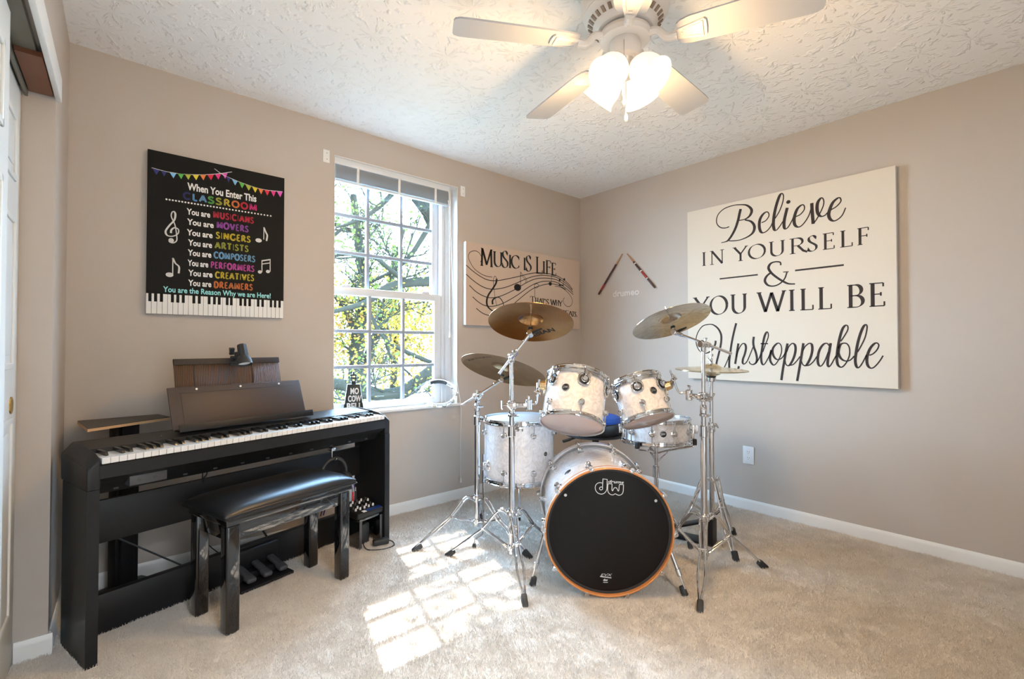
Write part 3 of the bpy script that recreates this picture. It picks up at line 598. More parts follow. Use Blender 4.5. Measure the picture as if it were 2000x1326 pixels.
for L in ([(300, 325), (320, 270), (290, 200), (240, 160), (180, 158), (130, 190), (115, 250), (140, 320), (200, 420), (300, 500), (390, 540), (480, 555)], [(1430, 692), (1520, 710), (1600, 760), (1670, 840), (1700, 920), (1680, 985), (1630, 1005), (1580, 970), (1560, 910), (1580, 865)]): trace(mb, L, zm, pl2, N1, .0045)
obj('staff_lines', mb, 'ink_black', t, 0)
mb = MB(); trace(mb, [(545, 985), (520, 850), (505, 720), (495, 610), (510, 550), (530, 545), (548, 580)], zm, pl2, N1, .004); trace(mb, [(548, 580), (535, 650), (480, 740), (420, 830), (395, 920), (410, 1000), (470, 1060), (560, 1100), (640, 1040), (645, 950), (590, 868), (530, 870), (485, 910), (485, 970)], zm, pl2, N1, .006, .017); obj('treble_clef', mb, 'ink_black', t, 0)
mb = MB(); mb.disc(pl2(*zm(865, 712)), (0, -1, 0), .037, .028); trace(mb, [(910, 690), (911, 475)], zm, pl2, N1, .005); trace(mb, [(911, 475), (940, 520), (980, 560), (1004, 600), (1006, 640)], zm, pl2, N1, .0035); trace(mb, [(911, 520), (950, 560), (985, 600), (988, 650)], zm, pl2, N1, .0035); obj('music_note', mb, 'ink_black', t, 0); mb = MB()
mb.disc(pl2(*zm(1362, 657)), (0, -1, 0), .019, .0155); trace(mb, [(1380, 655), (1382, 520)], zm, pl2, N1, .0045); obj('music_note', mb, 'ink_black', t, 0); mb = MB()
for hx, hy, sx in ((1508, 595, 1497), (1577, 590, 1565)): mb.disc(pl2(*zm(hx, hy)), (0, -1, 0), .011); trace(mb, [(sx, hy), (sx, 680)], zm, pl2, N1, .004)
trace(mb, [(1495, 674), (1566, 680)], zm, pl2, N1, .010); obj('music_note', mb, 'ink_black', t, 0); mb = MB(); trace(mb, [(1120, 690), (1130, 665), (1160, 655), (1185, 675), (1178, 705), (1150, 720), (1125, 712)], zm, pl2, N1, .004, closed=True); trace(mb, [(1125, 700), (1128, 860)], zm, pl2, N1, .0045)
obj('music_note', mb, 'ink_black', t, 0)

# --- big motto canvas on the right wall
D3 = .036; F3 = -D3 - .0012; N3 = (-1, 0, 0); pl3 = lambda x, y: onX(x, y, F3)
a = onX(1341, 415, -D3); b_ = onX(1748, 323.5, -D3); c = onX(1755, 759, -D3); d_ = onX(1346, 739, -D3)
t = canvas('motto_canvas', ((a.y + d_.y) / 2, (c.z + d_.z) / 2), ((b_.y + c.y) / 2, (a.z + b_.z) / 2), 'x', 0, D3, 'large square cream motto canvas on the right wall behind the hi-hat', 'canvas_edge', 'canvas_cream')
zb = Q(0, 7.143, 1385, 365); mb = MB(); sc = 1.0; tn, tk = .0055, .0185
for L in ([(280, 555), (230, 572), (165, 568), (115, 525), (103, 460), (130, 380), (210, 305), (330, 260), (430, 248), (520, 255), (582, 300), (592, 350), (560, 410), (500, 450), (420, 468)],
          [(440, 308), (425, 370), (405, 460), (370, 570), (320, 670), (270, 740), (230, 765), (170, 778)], [(500, 460), (580, 480), (625, 530), (630, 590), (600, 650), (530, 700), (430, 740), (340, 752), (275, 752)],
          [(730, 500), (790, 470), (832, 410), (828, 362), (795, 350), (745, 390), (708, 460), (700, 550), (718, 620), (755, 640), (810, 610), (860, 550), (890, 480)],
          [(920, 440), (980, 340), (1025, 220), (1038, 130), (1018, 92), (985, 120), (945, 230), (915, 350), (900, 450), (897, 540), (912, 598), (940, 602), (985, 550), (1030, 480)],
          [(1090, 290), (1065, 390), (1047, 480), (1047, 560), (1070, 585), (1110, 550), (1160, 460), (1175, 420)],
          [(1210, 415), (1270, 385), (1325, 320), (1325, 262), (1292, 252), (1235, 300), (1200, 380), (1185, 460), (1197, 530), (1240, 560), (1290, 540), (1350, 470), (1395, 390), (1420, 310)],
          [(1432, 225), (1437, 330), (1445, 430), (1452, 515)], [(1452, 515), (1500, 450), (1545, 370), (1590, 270), (1600, 200), (1580, 155), (1550, 165), (1515, 220), (1505, 300), (1520, 375), (1560, 410), (1610, 400), (1650, 360)],
          [(1700, 320), (1780, 270), (1838, 200), (1825, 152), (1785, 162), (1725, 220), (1685, 310), (1668, 390), (1690, 450), (1740, 475), (1800, 450), (1860, 390), (1905, 290)]): trace(mb, L, zb, pl3, N3, tn, tk)
mb.disc(pl3(*zb(1105, 210)), N3, .0125, .0115); obj('script_word', mb, 'ink_dark', t, 0)
z7 = Q(0, 5.263, 1360, 450)
def capline(L, base, top, thick):
    zb_ = pl3(*base).z; zt_ = pl3(*top).z; mb = MB()
    for ch, x0, x1, ym in L:
        y0 = pl3(*z7(x0, ym)).y; y1 = pl3(*z7(x1, ym)).y
        letter(mb, ch, lambda u, v, y0=y0, y1=y1: (F3, y0 + (y1 - y0) * u, zb_ + (zt_ - zb_) * v), N3, thick)
    obj('capital_word', mb, 'ink_dark', t, 0)
for W in ([('I', 60, 98, 300), ('N', 140, 287, 280)], [('Y', 385, 525, 240), ('O', 533, 712, 215), ('U', 745, 914, 185), ('R', 958, 1140, 160), ('S', 1140, 1245, 140), ('E', 1300, 1420, 110), ('L', 1478, 1610, 90), ('F', 1655, 1776, 70)]): capline(W, (1372.3, 519), (1373, 493.5), .0145)
for W in ([('Y', -20, 130, 770), ('O', 140, 322, 760), ('U', 350, 525, 745)], [('W', 632, 920, 725), ('I', 950, 1013, 715), ('L', 1068, 1207, 705), ('L', 1252, 1395, 700)], [('B', 1556, 1727, 680), ('E', 1778, 1937, 665)]): capline(W, (1658.3, 600.5), (1658, 557.5), .0195)
mb = MB(); trace(mb, [(868, 358), (862, 328), (815, 322), (765, 340), (742, 385), (770, 435), (830, 485), (895, 525), (950, 548), (1015, 550)], z7, pl3, N3, .008, .017); trace(mb, [(770, 430), (722, 472), (705, 520), (735, 562), (790, 572), (850, 552), (905, 500), (932, 430)], z7, pl3, N3, .008, .016)
trace(mb, [(893, 428), (950, 424)], z7, pl3, N3, .006); trace(mb, [(240, 498), (632, 455)], z7, pl3, N3, .0095); trace(mb, [(1015, 412), (1516, 355)], z7, pl3, N3, .0105); obj('ampersand_and_rules', mb, 'ink_dark', t, 0)
u1 = Q(0, 9.47, 1345, 620); u2 = Q(0, 9.47, 1530, 620); mb = MB(); tn, tk = .0062, .0145
for L in ([(500, 430), (490, 500), (440, 590), (360, 650), (270, 660), (190, 600), (145, 500), (140, 380), (180, 260), (260, 160), (360, 130), (450, 135), (540, 200), (595, 300), (605, 400), (590, 530), (555, 680), (520, 820), (505, 950), (520, 1040), (570, 1040), (640, 960), (720, 790), (740, 720)],
          [(880, 105), (840, 260), (800, 450), (770, 650), (750, 830), (755, 950), (780, 1005)], [(930, 900), (912, 970)], [(920, 480), (900, 600), (880, 740), (860, 860)],
          [(885, 720), (930, 580), (990, 490), (1040, 490), (1060, 560), (1040, 670), (1005, 770), (1000, 840), (1030, 860), (1080, 810), (1130, 700), (1190, 550)], [(1205, 355), (1195, 450), (1205, 540), (1240, 640), (1262, 750), (1250, 830), (1190, 870), (1135, 850), (1120, 810)],
          [(1250, 840), (1300, 760), (1340, 660)], [(1370, 640), (1420, 500), (1470, 370), (1470, 290), (1445, 270), (1410, 330), (1380, 450), (1355, 600), (1340, 720), (1350, 830), (1380, 875), (1420, 840), (1480, 730), (1530, 620)],
          [(1530, 600), (1510, 700), (1510, 800), (1560, 875), (1610, 860), (1670, 770), (1715, 650), (1715, 540), (1680, 480), (1630, 485), (1570, 550), (1550, 620), (1570, 710), (1620, 770), (1680, 775), (1740, 730), (1790, 650)], [(1830, 480), (1800, 620), (1770, 800), (1740, 980), (1715, 1160)]): trace(mb, L, u1, pl3, N3, tn, tk)
trace(mb, [(1330, 485), (1470, 485)], u1, pl3, N3, .007)
for L in ([(60, 640), (100, 540), (165, 480), (215, 510), (225, 600), (200, 720), (150, 830), (100, 890), (50, 870), (30, 800)], [(100, 885), (180, 870), (250, 800), (310, 720)], [(370, 475), (345, 640), (320, 800), (290, 980), (255, 1175)], [(350, 640), (400, 540), (475, 480), (525, 500), (535, 600), (510, 720), (460, 830), (410, 890), (360, 870), (335, 810)], [(410, 890), (480, 880), (560, 810), (620, 720)],
          [(845, 520), (810, 480), (750, 490), (690, 560), (650, 660), (635, 780), (650, 870), (690, 900), (740, 850), (790, 750), (830, 640)], [(875, 475), (850, 620), (825, 760), (820, 870), (845, 910), (890, 860), (940, 770), (980, 700)],
          [(1060, 440), (1130, 340), (1190, 230), (1190, 160), (1150, 145), (1100, 200), (1060, 310), (1020, 480), (995, 650), (990, 780), (1010, 880), (1070, 920), (1130, 880), (1190, 790), (1225, 680), (1220, 560), (1180, 490), (1120, 475), (1060, 500), (1030, 570), (1020, 660), (1060, 750), (1130, 800), (1210, 800), (1270, 760), (1310, 710)],
          [(1370, 640), (1440, 520), (1510, 370), (1545, 220), (1545, 150), (1515, 135), (1470, 190), (1415, 330), (1370, 500), (1345, 650), (1330, 790), (1345, 890), (1380, 930), (1430, 890), (1490, 790), (1540, 690)], [(1590, 700), (1660, 670), (1730, 600), (1765, 520), (1740, 475), (1690, 480), (1620, 550), (1570, 650), (1545, 760), (1555, 870), (1600, 930), (1660, 930), (1730, 870), (1800, 780), (1845, 705)]): trace(mb, L, u2, pl3, N3, tn, tk)
obj('script_word', mb, 'ink_dark', t, 0)

# --- two painted drumsticks hung on the right wall, and the small white word under them
def drumstick(p, q, lab, bands):
    p, q = V(p), V(q); d = (q - p); L = d.length; d.normalize(); M = frame(p, d)
    t = thing('drumstick', (p + q) / 2, lab, 'drumstick', 'drumsticks on the wall')
    mb = MB(); mb.lathe([(0, 0), (.004, .001), (.0052, .006), (.004, .014), (.0055, .05), (.0082, .10)], M, 14); obj('wooden_tip', mb, 'stick_wood', t)
    mb = MB(); mb.lathe([(.0082, .10), (.0085, .12), (.0085, L - .01), (.006, L), (0, L)], M, 14); obj('shaft', mb, 'stick_dark', t)
    for a, b, m in bands: mb = MB(); mb.lathe([(.0085, a), (.0089, a + .001), (.0089, b - .001), (.0085, b)], M, 14); obj('painted_band', mb, m, t)
    mb = MB(); mb.cyl(p + d * (L * .5) + V((.011, 0, 0)), p + d * (L * .5), .004); obj('wall_clip', mb, 'white_plastic', t)
OX = -.012
drumstick(onX(1215.5, 495.5, OX), onX(1169, 575, OX), 'painted dark drumstick on the right wall leaning left towards the corner', [(.30, .36, 'stick_red')])
drumstick(onX(1224.5, 495.5, OX), onX(1279.5, 562, OX), 'painted red and brown drumstick on the right wall leaning right', [(.118, .128, 'ink_white'), (.205, .215, 'ink_white'), (.216, .29, 'stick_red'), (.292, .30, 'ink_white')])
p = onX(1197.5, 580, -.002); q = onX(1249, 575.5, -.002); mb = MB(); text(mb, 'drumeo', p + V((-.001, 0, 0)), (0, -1, 0), (0, 0, 1), (q - p).length, .052, .03, extr=.002)
tag(obj('wall_decal', mb, 'decal_white'), 'small raised white lowercase word on the right wall under the two drumsticks', 'wall lettering')
# ------------------------------------------------------------------ drum kit
def hoop(mb, M, Rh, Rs, h=.024):
    mb.lathe([(Rs + .002, -h * .5), (Rh, -h * .5), (Rh + .001, -h * .3), (Rh - .002, -h * .2), (Rh - .002, h * .2), (Rh + .001, h * .3), (Rh, h * .5), (Rh - .006, h * .54), (Rh - .007, -h * .3), (Rs + .002, -h * .3)], M, 72, True)
def shellmesh(Rs, z0, z1, M, seg=72, th=.006):
    return MB().lathe([(Rs, z0), (Rs, z1), (Rs - .002, z1 + .001), (Rs - th, z1 - .001), (Rs - th, z0 + .001), (Rs - .002, z0 - .001)], M, seg, True)
def pol(a, r, z): return V((r * math.cos(R(a)), r * math.sin(R(a)), z))
def tom_lug(M, a, Rs, Rh, z, zh, r=.0125, out=.02):
    mb = MB(M); d = pol(a, 1, 0); c = pol(a, Rs, z); L = Matrix.Translation(c) @ frame((0, 0, 0), d)
    mb.lathe([(r * 1.25, -.001), (r * 1.25, .004), (r * .95, .006), (r, .012), (r, out), (r * .75, out + .003), (0, out + .0035)], L, 20)
    mb.cyl(pol(a, Rs + out * .62, z), pol(a, Rh + .003, zh), .0032, seg=8)
    mb.box(pol(a, Rh + .002, zh), (.012, .014, .010), Matrix.Rotation(R(a), 3, 'Z'), .003); mb.cyl(pol(a, Rh + .003, zh), pol(a, Rh + .003, zh + (.012 if zh > z else -.012)), .0045, seg=8); return mb
def badge(M, a, Rs, z, r, parent):
    d = pol(a, 1, 0); mb = MB(M); mb.lathe([(0, .003), (r * .86, .003), (r, .0015), (r, -.001)], Matrix.Translation(pol(a, Rs, z)) @ frame((0, 0, 0), d, (0, 0, 1)), 28); b = obj('badge', mb, 'badge', parent)
    mb = MB(M); mb.lathe([(r * .86, .0032), (r * .97, .0032), (r * .97, .0024), (r * .86, .0024)], Matrix.Translation(pol(a, Rs, z)) @ frame((0, 0, 0), d, (0, 0, 1)), 28, True)
    u = V((-math.sin(R(a)), math.cos(R(a)), 0)); text(mb, 'DW', pol(a, Rs + .0035, z) - u * r * .62 - V((0, 0, r * .30)), u, (0, 0, 1), r * 1.24, r * .60, .03); obj('badge_emblem', mb, 'chrome', b, 0)
def tom(name, Cb, n, Rh, L, label, nl, off, badge_at, brac, ring_lugs):
    n = V(n).normalized(); Cb = V(Cb); M = frame(Cb, n, CAM - Cb); Rs = Rh - .009
    t = thing(name, Cb, label, 'drum', 'rack toms')
    obj('shell', shellmesh(Rs, .004, L - .004, M), 'pearl', t)
    mb = MB(M); mb.lathe([(0, L), (Rs - .004, L), (Rs + .002, L - .004)], None, 72); obj('batter_head', mb, 'head_white', t)
    mb = MB(M); mb.lathe([(0, -.002), (Rs - .004, -.002), (Rs + .002, .002)], None, 72); obj('resonant_head', mb, 'head_clear', t)
    for z, s in ((L - .004, 1), (.004, -1)): mb = MB(M); hoop(mb, Matrix.Translation((0, 0, z)), Rh, Rs); obj('hoop', mb, 'chrome', t)
    for k in range(nl):
        a = off + 360 / nl * k
        obj('lug', tom_lug(M, a, Rs + (.010 if k in ring_lugs else 0), Rh, L - .068, L - .006), 'chrome', t); obj('lug', tom_lug(M, a, Rs, Rh, .062, .006), 'chrome', t)
    # suspension ring under the top hoop: a band that dips round the upper lugs
    mb = MB(M); mb.lathe([(Rs + .002, L - .03), (Rs + .007, L - .032), (Rs + .008, L - .018), (Rs + .004, L - .014)], None, 72, True)
    for k in ring_lugs:
        a = off + 360 / nl * k; d = pol(a, 1, 0); LM = Matrix.Translation(pol(a, Rs + .002, L - .066)) @ frame((0, 0, 0), d)
        mb.lathe([(.025, 0), (.032, 0), (.032, .005), (.029, .007), (.025, .006)], LM, 28, True)
        for s in (-1, 1): mb.box(pol(a + s * 9, Rs + .004, L - .042), (.004, .012, .03), Matrix.Rotation(R(a), 3, 'Z') @ Matrix.Rotation(R(s * -28), 3, 'X'))
    sr = obj('suspension_ring', mb, 'chrome', t)
    for k in ring_lugs:
        a = off + 360 / nl * k; mb = MB(M); mb.lathe([(0, .004), (.025, .004), (.025, 0)], Matrix.Translation(pol(a, Rs + .002, L - .066)) @ frame((0, 0, 0), pol(a, 1, 0)), 24); obj('grommet', mb, 'rubber', sr)
    badge(M, badge_at, Rs, L * .53, .019, t)
    mb = MB(M); RZ = Matrix.Rotation(R(brac), 3, 'Z')
    mb.box(pol(brac, Rs + .006, L - .075), (.006, .05, .085), RZ, .003); mb.cyl(pol(brac, Rs + .006, L - .07), pol(brac, Rs + .042, L - .07), .027, .02, 20); obj('mount_bracket', mb, 'gold', t)
    return t, M, Rs
TOM1_C = (-1.55, -1.284, .714); TOM1_N = (.423, .222, .878); TOM2_C = (-1.165, -1.463, .716); TOM2_N = (.129, .43, .893)
t1, M1, Rs1 = tom('rack_tom', TOM1_C, TOM1_N, .160, .245, 'white pearl rack tom over the bass drum, the left and larger of the two', 6, 12, -19, -84, (0, 5, 1))
t2, M2, Rs2 = tom('rack_tom', TOM2_C, TOM2_N, .136, .215, 'white pearl rack tom on the right, smaller, hung above the snare drum', 6, 0, 33, 88, (0, 1, 5))

# floor tom
FC = V((-1.48, -.82, .352)); FR = .207; FL = .332; M = frame(FC, (0, 0, 1), V((CAM.x - FC.x, CAM.y - FC.y, 0))); Rs = FR - .009
t = thing('floor_tom', (FC.x, FC.y, 0), 'large white pearl floor tom on three legs behind the left cymbal stands', 'drum')
obj('shell', shellmesh(Rs, .004, FL - .004, M), 'pearl', t)
mb = MB(M); mb.lathe([(0, FL), (Rs - .004, FL), (Rs + .002, FL - .004)], None, 72); obj('batter_head', mb, 'head_white', t)
mb = MB(M); mb.lathe([(0, -.002), (Rs - .004, -.002), (Rs + .002, .002)], None, 72); obj('resonant_head', mb, 'head_clear', t)
for z in (FL - .004, .004): mb = MB(M); hoop(mb, Matrix.Translation((0, 0, z)), FR, Rs, .026); obj('hoop', mb, 'chrome', t)
for k in range(8): a = -23 + 45 * k; obj('lug', tom_lug(M, a, Rs, FR, FL - .066, FL - .006), 'chrome', t); obj('lug', tom_lug(M, a, Rs, FR, .066, .006), 'chrome', t)
badge(M, 46, Rs, FL * .48, .012, t)
for a in (-62, 62, 180):
    mb = MB(M); d = pol(a, 1, 0); mb.lathe([(0, .004), (.026, .004), (.03, -.001)], Matrix.Translation(pol(a, Rs, .085)) @ frame((0, 0, 0), d), 24); mb.box(pol(a, Rs + .018, .085), (.034, .026, .045), Matrix.Rotation(R(a), 3, 'Z'), .006); mb.cyl(pol(a - 6, Rs + .02, .07), pol(a - 15, Rs + .03, .07), .006); br = obj('leg_bracket', mb, 'chrome', t)
    mb = MB(M); x = Rs + .024; mb.tube([pol(a, x, .15), pol(a, x, .0), pol(a, x, -.27), pol(a, x + .006, -.285), pol(a, x + .04, -.302), pol(a, x + .052, -.310), pol(a, x + .055, -.335)], .005, 8); lg = obj('leg', mb, 'chrome', t)
    mb = MB(M); mb.cyl(pol(a, x + .055, -.352), pol(a, x + .055, -.328), .011, .009, 12, .002); obj('rubber_foot', mb, 'rubber', lg)

# bass drum
BC = V((-1.629, -1.573, .288)); BN = V((-.663, -.741, -.02)).normalized(); BM = frame(BC, BN, (0, 0, 1)); BR = .281; bRs = .262
def bpol(th, r, z): return V((r * math.sin(R(th)), -r * math.cos(R(th)), z))
t = thing('bass_drum', (BC.x + .2, BC.y + .2, 0), 'white pearl bass drum with black front head and orange wood hoop', 'drum'); BD = t
obj('shell', shellmesh(bRs, -.495, -.03, BM, 96, .008), 'pearl', t)
def woodhoop(z0, z1, m):
    mb = MB(BM); mb.lathe([(.2735, z0), (BR - .002, z0), (BR, z0 + .002), (BR, z1 - .002), (BR - .002, z1), (.2755, z1), (.2735, z1 - .002)], None, 96, True); return obj('hoop', mb, m, t)
hf = woodhoop(-.044, .0, 'hoop_wood'); mb = MB(BM); mb.lathe([(BR, -.032), (BR + .0006, -.031), (BR + .0006, -.015), (BR, -.014)], None, 96); obj('hoop_inlay', mb, 'pearl', hf)
hb = woodhoop(-.520, -.476, 'pearl')
mb = MB(BM); mb.lathe([(0, -.020), (.262, -.020), (.2735, -.024)], None, 96); fh = obj('front_head', mb, 'head_black', t)
mb = MB(BM); mb.lathe([(0, -.500), (.262, -.500), (.2735, -.496)], None, 96); obj('batter_head', mb, 'head_white', t)
mb = MB(BM); mb.lathe([(.262, -.0185), (.2730, -.0185), (.2730, -.0225), (.262, -.0225)], None, 96, True); obj('head_collar', mb, 'rubber', fh)
for i in range(10):
    a = 70 + 36 * i
    for zh, zl, s in ((-.022, -.115, 1), (-.498, -.405, -1)):
        mb = MB(BM); rot = Matrix.Rotation(R(90 - a), 3, 'Z').inverted() if False else None
        er = bpol(a, 1, 0); et = bpol(a + 90, 1, 0); ez = V((0, 0, 1)); r3 = Matrix((er, et, ez)).transposed()
        mb.box(bpol(a, BR + .003, zh), (.007, .020, .046), r3, .002); mb.box(bpol(a, BR + .0005, zh + s * .023), (.010, .018, .005), r3, .0015)
        mb.cyl(bpol(a, BR + .008, zh + s * .012), bpol(a, bRs + .017, zl), .0042, seg=8); mb.cyl(bpol(a, BR + .0085, zh + s * .018), bpol(a, BR + .008, zh - s * .016), .009, .007, 10); obj('claw_and_rod', mb, 'chrome', t)
        mb = MB(BM); LM = Matrix.Translation(bpol(a, bRs, zl)) @ frame((0, 0, 0), er); mb.lathe([(.017, -.001), (.017, .004), (.012, .007), (.013, .014), (.013, .022), (.009, .026), (0, .0265)], LM, 18); obj('lug', mb, 'chrome', t)
for a, z in ((128, -.2), (57, -.2)): mb = MB(BM); mb.lathe([(0, .002), (.016, .002), (.019, 0)], Matrix.Translation(bpol(a, bRs, z)) @ frame((0, 0, 0), bpol(a, 1, 0)), 24); obj('badge', mb, 'badge', t)
for foot, a in ((V((-1.795, -1.262, 0)), 192), (V((-1.352, -1.768, 0)), -14)):
    top = BM @ bpol(a, bRs + .022, -.12); mb = MB(BM); er = bpol(a, 1, 0); r3 = Matrix((er, bpol(a + 90, 1, 0), V((0, 0, 1)))).transposed(); mb.box(bpol(a, bRs + .012, -.12), (.026, .05, .06), r3, .006); mb.cyl(bpol(a, bRs + .012, -.155), bpol(a, bRs + .012, -.085), .016, seg=16); bk = obj('spur_bracket', mb, 'chrome', t)
    f1 = foot + V((0, 0, .03)); d = (f1 - top); mid = top + d * .66
    mb = MB(); mb.cyl(top - d * .08, mid, .0085, seg=12); mb.cyl(mid - d * .04, mid + d * .10, .0125, .011, 12, .002); mb.cyl(mid, f1, .005, seg=10); mb.box(mid + V((.012, .008, 0)), (.03, .005, .012), None, .002); sp_ = obj('spur', mb, 'chrome', t)
    mb = MB(); mb.cyl(foot, foot + (top - foot).normalized() * .042, .016, .013, 12, .003); obj('rubber_foot', mb, 'rubber', sp_)
# emblem on the front head
HP = BM @ V((0, 0, -.0192)); plh = lambda x, y: on(x, y, HP, BN); zl = Q(0, 22.1, 1150, 920); mb = MB()
def hl(L, closed=True, n=5, w=.0029): trace(mb, L, zl, plh, BN, w, closed=closed, n=n)
hl([(590, 700), (600, 520), (610, 345), (612, 340), (700, 348), (790, 362), (793, 368), (788, 600), (775, 790), (725, 895), (640, 968), (530, 992), (400, 950), (310, 850), (275, 730), (300, 610), (380, 525), (490, 498), (580, 520)], False, 4)
hl([(592, 690), (596, 760), (570, 800), (520, 812), (475, 785), (465, 735), (495, 695), (545, 685), (590, 700)], False)
hl([(828, 545), (915, 547), (1003, 552)], False); hl([(1003, 552), (1000, 700), (998, 810), (1028, 850), (1055, 800), (1090, 735), (1145, 712), (1205, 738), (1238, 805), (1270, 862), (1298, 825), (1308, 700), (1322, 575)], False); hl([(1322, 575), (1410, 578), (1496, 584)], False)
hl([(1496, 584), (1492, 750), (1478, 900), (1420, 1000), (1310, 1042), (1210, 1012), (1140, 978), (1060, 1020), (970, 1020), (880, 965), (828, 880), (815, 780), (820, 660), (828, 545)], False)
a = plh(*zl(835, 500)); b_ = plh(*zl(1510, 545)); ub = (b_ - a).normalized(); text(mb, 'drums', a, ub, BN.cross(ub), (b_ - a).length, .0125, .018, .25)
obj('emblem', mb, 'ink_white', fh, 0)
mb = MB(); ze = Q(0, 33.16, 1160, 1105); trace(mb, [(400, 690), (700, 725), (1130, 780)], ze, plh, BN, .004); a = plh(*ze(600, 1085)); b_ = plh(*ze(900, 1090)); ub = (b_ - a).normalized(); up_ = BN.cross(ub)
text(mb, 'dw', a + up_ * .0075, ub, up_, (b_ - a).length, .009, .05); mb.ribbon([a + up_ * .001, a + ub * (b_ - a).length + up_ * .001], .003, BN); a = plh(*ze(440, 660)); text(mb, 'EVX', a, ub, up_, .05, .011, 0, .3); obj('small_print', mb, 'ink_grey', fh, 0)
mb = MB()
for q in ((1104.5, 967), (1281, 978)): mb.disc(plh(*q), BN, .0065)
obj('head_dots', mb, 'ink_grey', fh, 0)

# snare drum on its stand
SN = V((-.835, -1.30, .545)); sM = frame(SN, V((.02, .03, 1)), V((CAM.x - SN.x, CAM.y - SN.y, 0))); sR = .196; sRs = .187; sL = .128
t = thing('snare_drum', SN, 'shallow white pearl snare drum low behind the right rack tom', 'drum')
obj('shell', shellmesh(sRs, .004, sL - .004, sM), 'pearl', t)
mb = MB(sM); mb.lathe([(0, sL), (sRs - .004, sL), (sRs + .002, sL - .004)], None, 72); obj('batter_head', mb, 'head_white', t)
mb = MB(sM); mb.lathe([(0, -.002), (sRs - .004, -.002), (sRs + .002, .002)], None, 72); obj('resonant_head', mb, 'head_clear', t)
for z in (sL - .004, .004): mb = MB(sM); hoop(mb, Matrix.Translation((0, 0, z)), sR, sRs, .026); obj('hoop', mb, 'chrome', t)
for k in range(10):
    a = 12 + 36 * k - 18; mb = MB(sM); LM = Matrix.Translation(pol(a, sRs, sL / 2)) @ frame((0, 0, 0), pol(a, 1, 0)); mb.lathe([(.019, -.001), (.019, .004), (.012, .007), (.013, .02), (.008, .024), (0, .0245)], LM, 20)
    mb.cyl(pol(a, sRs + .013, sL / 2), pol(a, sR + .003, sL), .003, seg=8); mb.cyl(pol(a, sRs + .013, sL / 2), pol(a, sR + .003, 0), .003, seg=8)
    for z in (sL - .004, .004): mb.box(pol(a, sR + .002, z), (.012, .014, .012), Matrix.Rotation(R(a), 3, 'Z'), .003)
    obj('lug', mb, 'chrome', t)
badge(sM, 12, sRs, sL / 2, .019, t)
for a, nm in ((-64, 'snare_strainer'), (84, 'butt_plate')):
    mb = MB(sM); rz = Matrix.Rotation(R(a), 3, 'Z'); mb.box(pol(a, sRs + .012, sL * .5), (.026, .034, .08), rz, .005); mb.box(pol(a, sRs + .032, sL * .6), (.022, .018, .05), rz, .004); mb.cyl(pol(a - 4, sRs + .03, sL * .75), pol(a + 5, sRs + .03, sL * .75), .007, seg=10); obj(nm, mb, 'chrome', t)
t = thing('snare_stand', (SN.x, SN.y, 0), 'chrome basket stand with a short tripod under the snare drum', 'stand')
mb = MB(); mb.cyl((SN.x, SN.y, .08), (SN.x, SN.y, .36), .0135, seg=16); mb.cyl((SN.x, SN.y, .34), (SN.x, SN.y, .52), .0105, seg=16); mb.cyl((SN.x, SN.y, .33), (SN.x, SN.y, .40), .020, .019, 16, .003); obj('column', mb, 'chrome', t)
for a in (-28, 92, 212):
    d = sM.to_3x3() @ pol(a, 1, 0); d.z = 0; d.normalize(); c0 = V((SN.x, SN.y, .47)); tip = V((SN.x, SN.y, .535)) + d * .206
    mb = MB(); mb.tube([c0, c0 + d * .06 + V((0, 0, .02)), tip - V((0, 0, .012)), tip + V((0, 0, .02)) + d * .003], .005, 8); mb.tube([c0 - V((0, 0, .05)), c0 + d * .09 + V((0, 0, .035))], .004, 8); ar = obj('basket_arm', mb, 'chrome', t)
    mb = MB(); mb.box(tip + d * .006 + V((0, 0, .012)), (.024, .022, .036), Matrix.Rotation(math.atan2(d.y, d.x), 3, 'Z'), .005); obj('rubber_grip', mb, 'rubber', ar)
for a in (-100, 20, 140):
    d = V((math.cos(R(a)), math.sin(R(a)), 0)); mb = MB(); p = V((SN.x, SN.y, .20)); q = V((SN.x, SN.y, .02)) + d * .24; mb.tube([p + d * .02, p + d * .08 - V((0, 0, .03)), q], .006, 8); mb.tube([V((SN.x, SN.y, .09)) + d * .012, p + d * .12 - V((0, 0, .065))], .0045, 8); lg = obj('leg', mb, 'chrome', t)
    mb = MB(); mb.cyl(q - V((0, 0, .02)), q + V((0, 0, .02)) - d * .012, .014, .011, 12, .003); obj('rubber_foot', mb, 'rubber', lg)

# cymbals
def cym_h(r, Rc, bow=.026, bell=.020, br=.30):
    rb = Rc * br; h = bow * (1 - (r / Rc) ** 2)
    if r < rb: h += bell * (1 - (r / rb) ** 2.4)
    return h
def cymbal(name, Cc, n, Rc, m, label, thick=.0013, bow=.026, parent=None, flip=False):
    n = V(n).normalized(); Cc = V(Cc); M = frame(Cc, n, CAM - Cc); rs = [.006, .02, .035, .048, .058, .064, .068, .075, .09, .11, .13, .15, .17, .19, .21, .23, .25]; k = Rc * .30 / .064
    rs = [r_ for r_ in ([.006] + [Rc * .30 * f for f in (.25, .5, .7, .85, .95, 1.0, 1.05, 1.15)] + [Rc * f for f in (.45, .55, .65, .75, .85, .93, 1.0)])]
    up_ = [(r_, cym_h(r_, Rc, bow) + thick) for r_ in rs]; dn = [(r_, cym_h(r_, Rc, bow)) for r_ in reversed(rs)]
    s = -1 if flip else 1; mb = MB(M); mb.lathe([(r_, s * h) for r_, h in up_ + dn], None, 96, True); return mb, M
C1, n1 = V((-1.654, -1.102, 1.211)), V((.318, .262, .911)).normalized()
C2, n2 = V((-1.525, -.733, .953)), V((.397, .09, .913)).normalized()
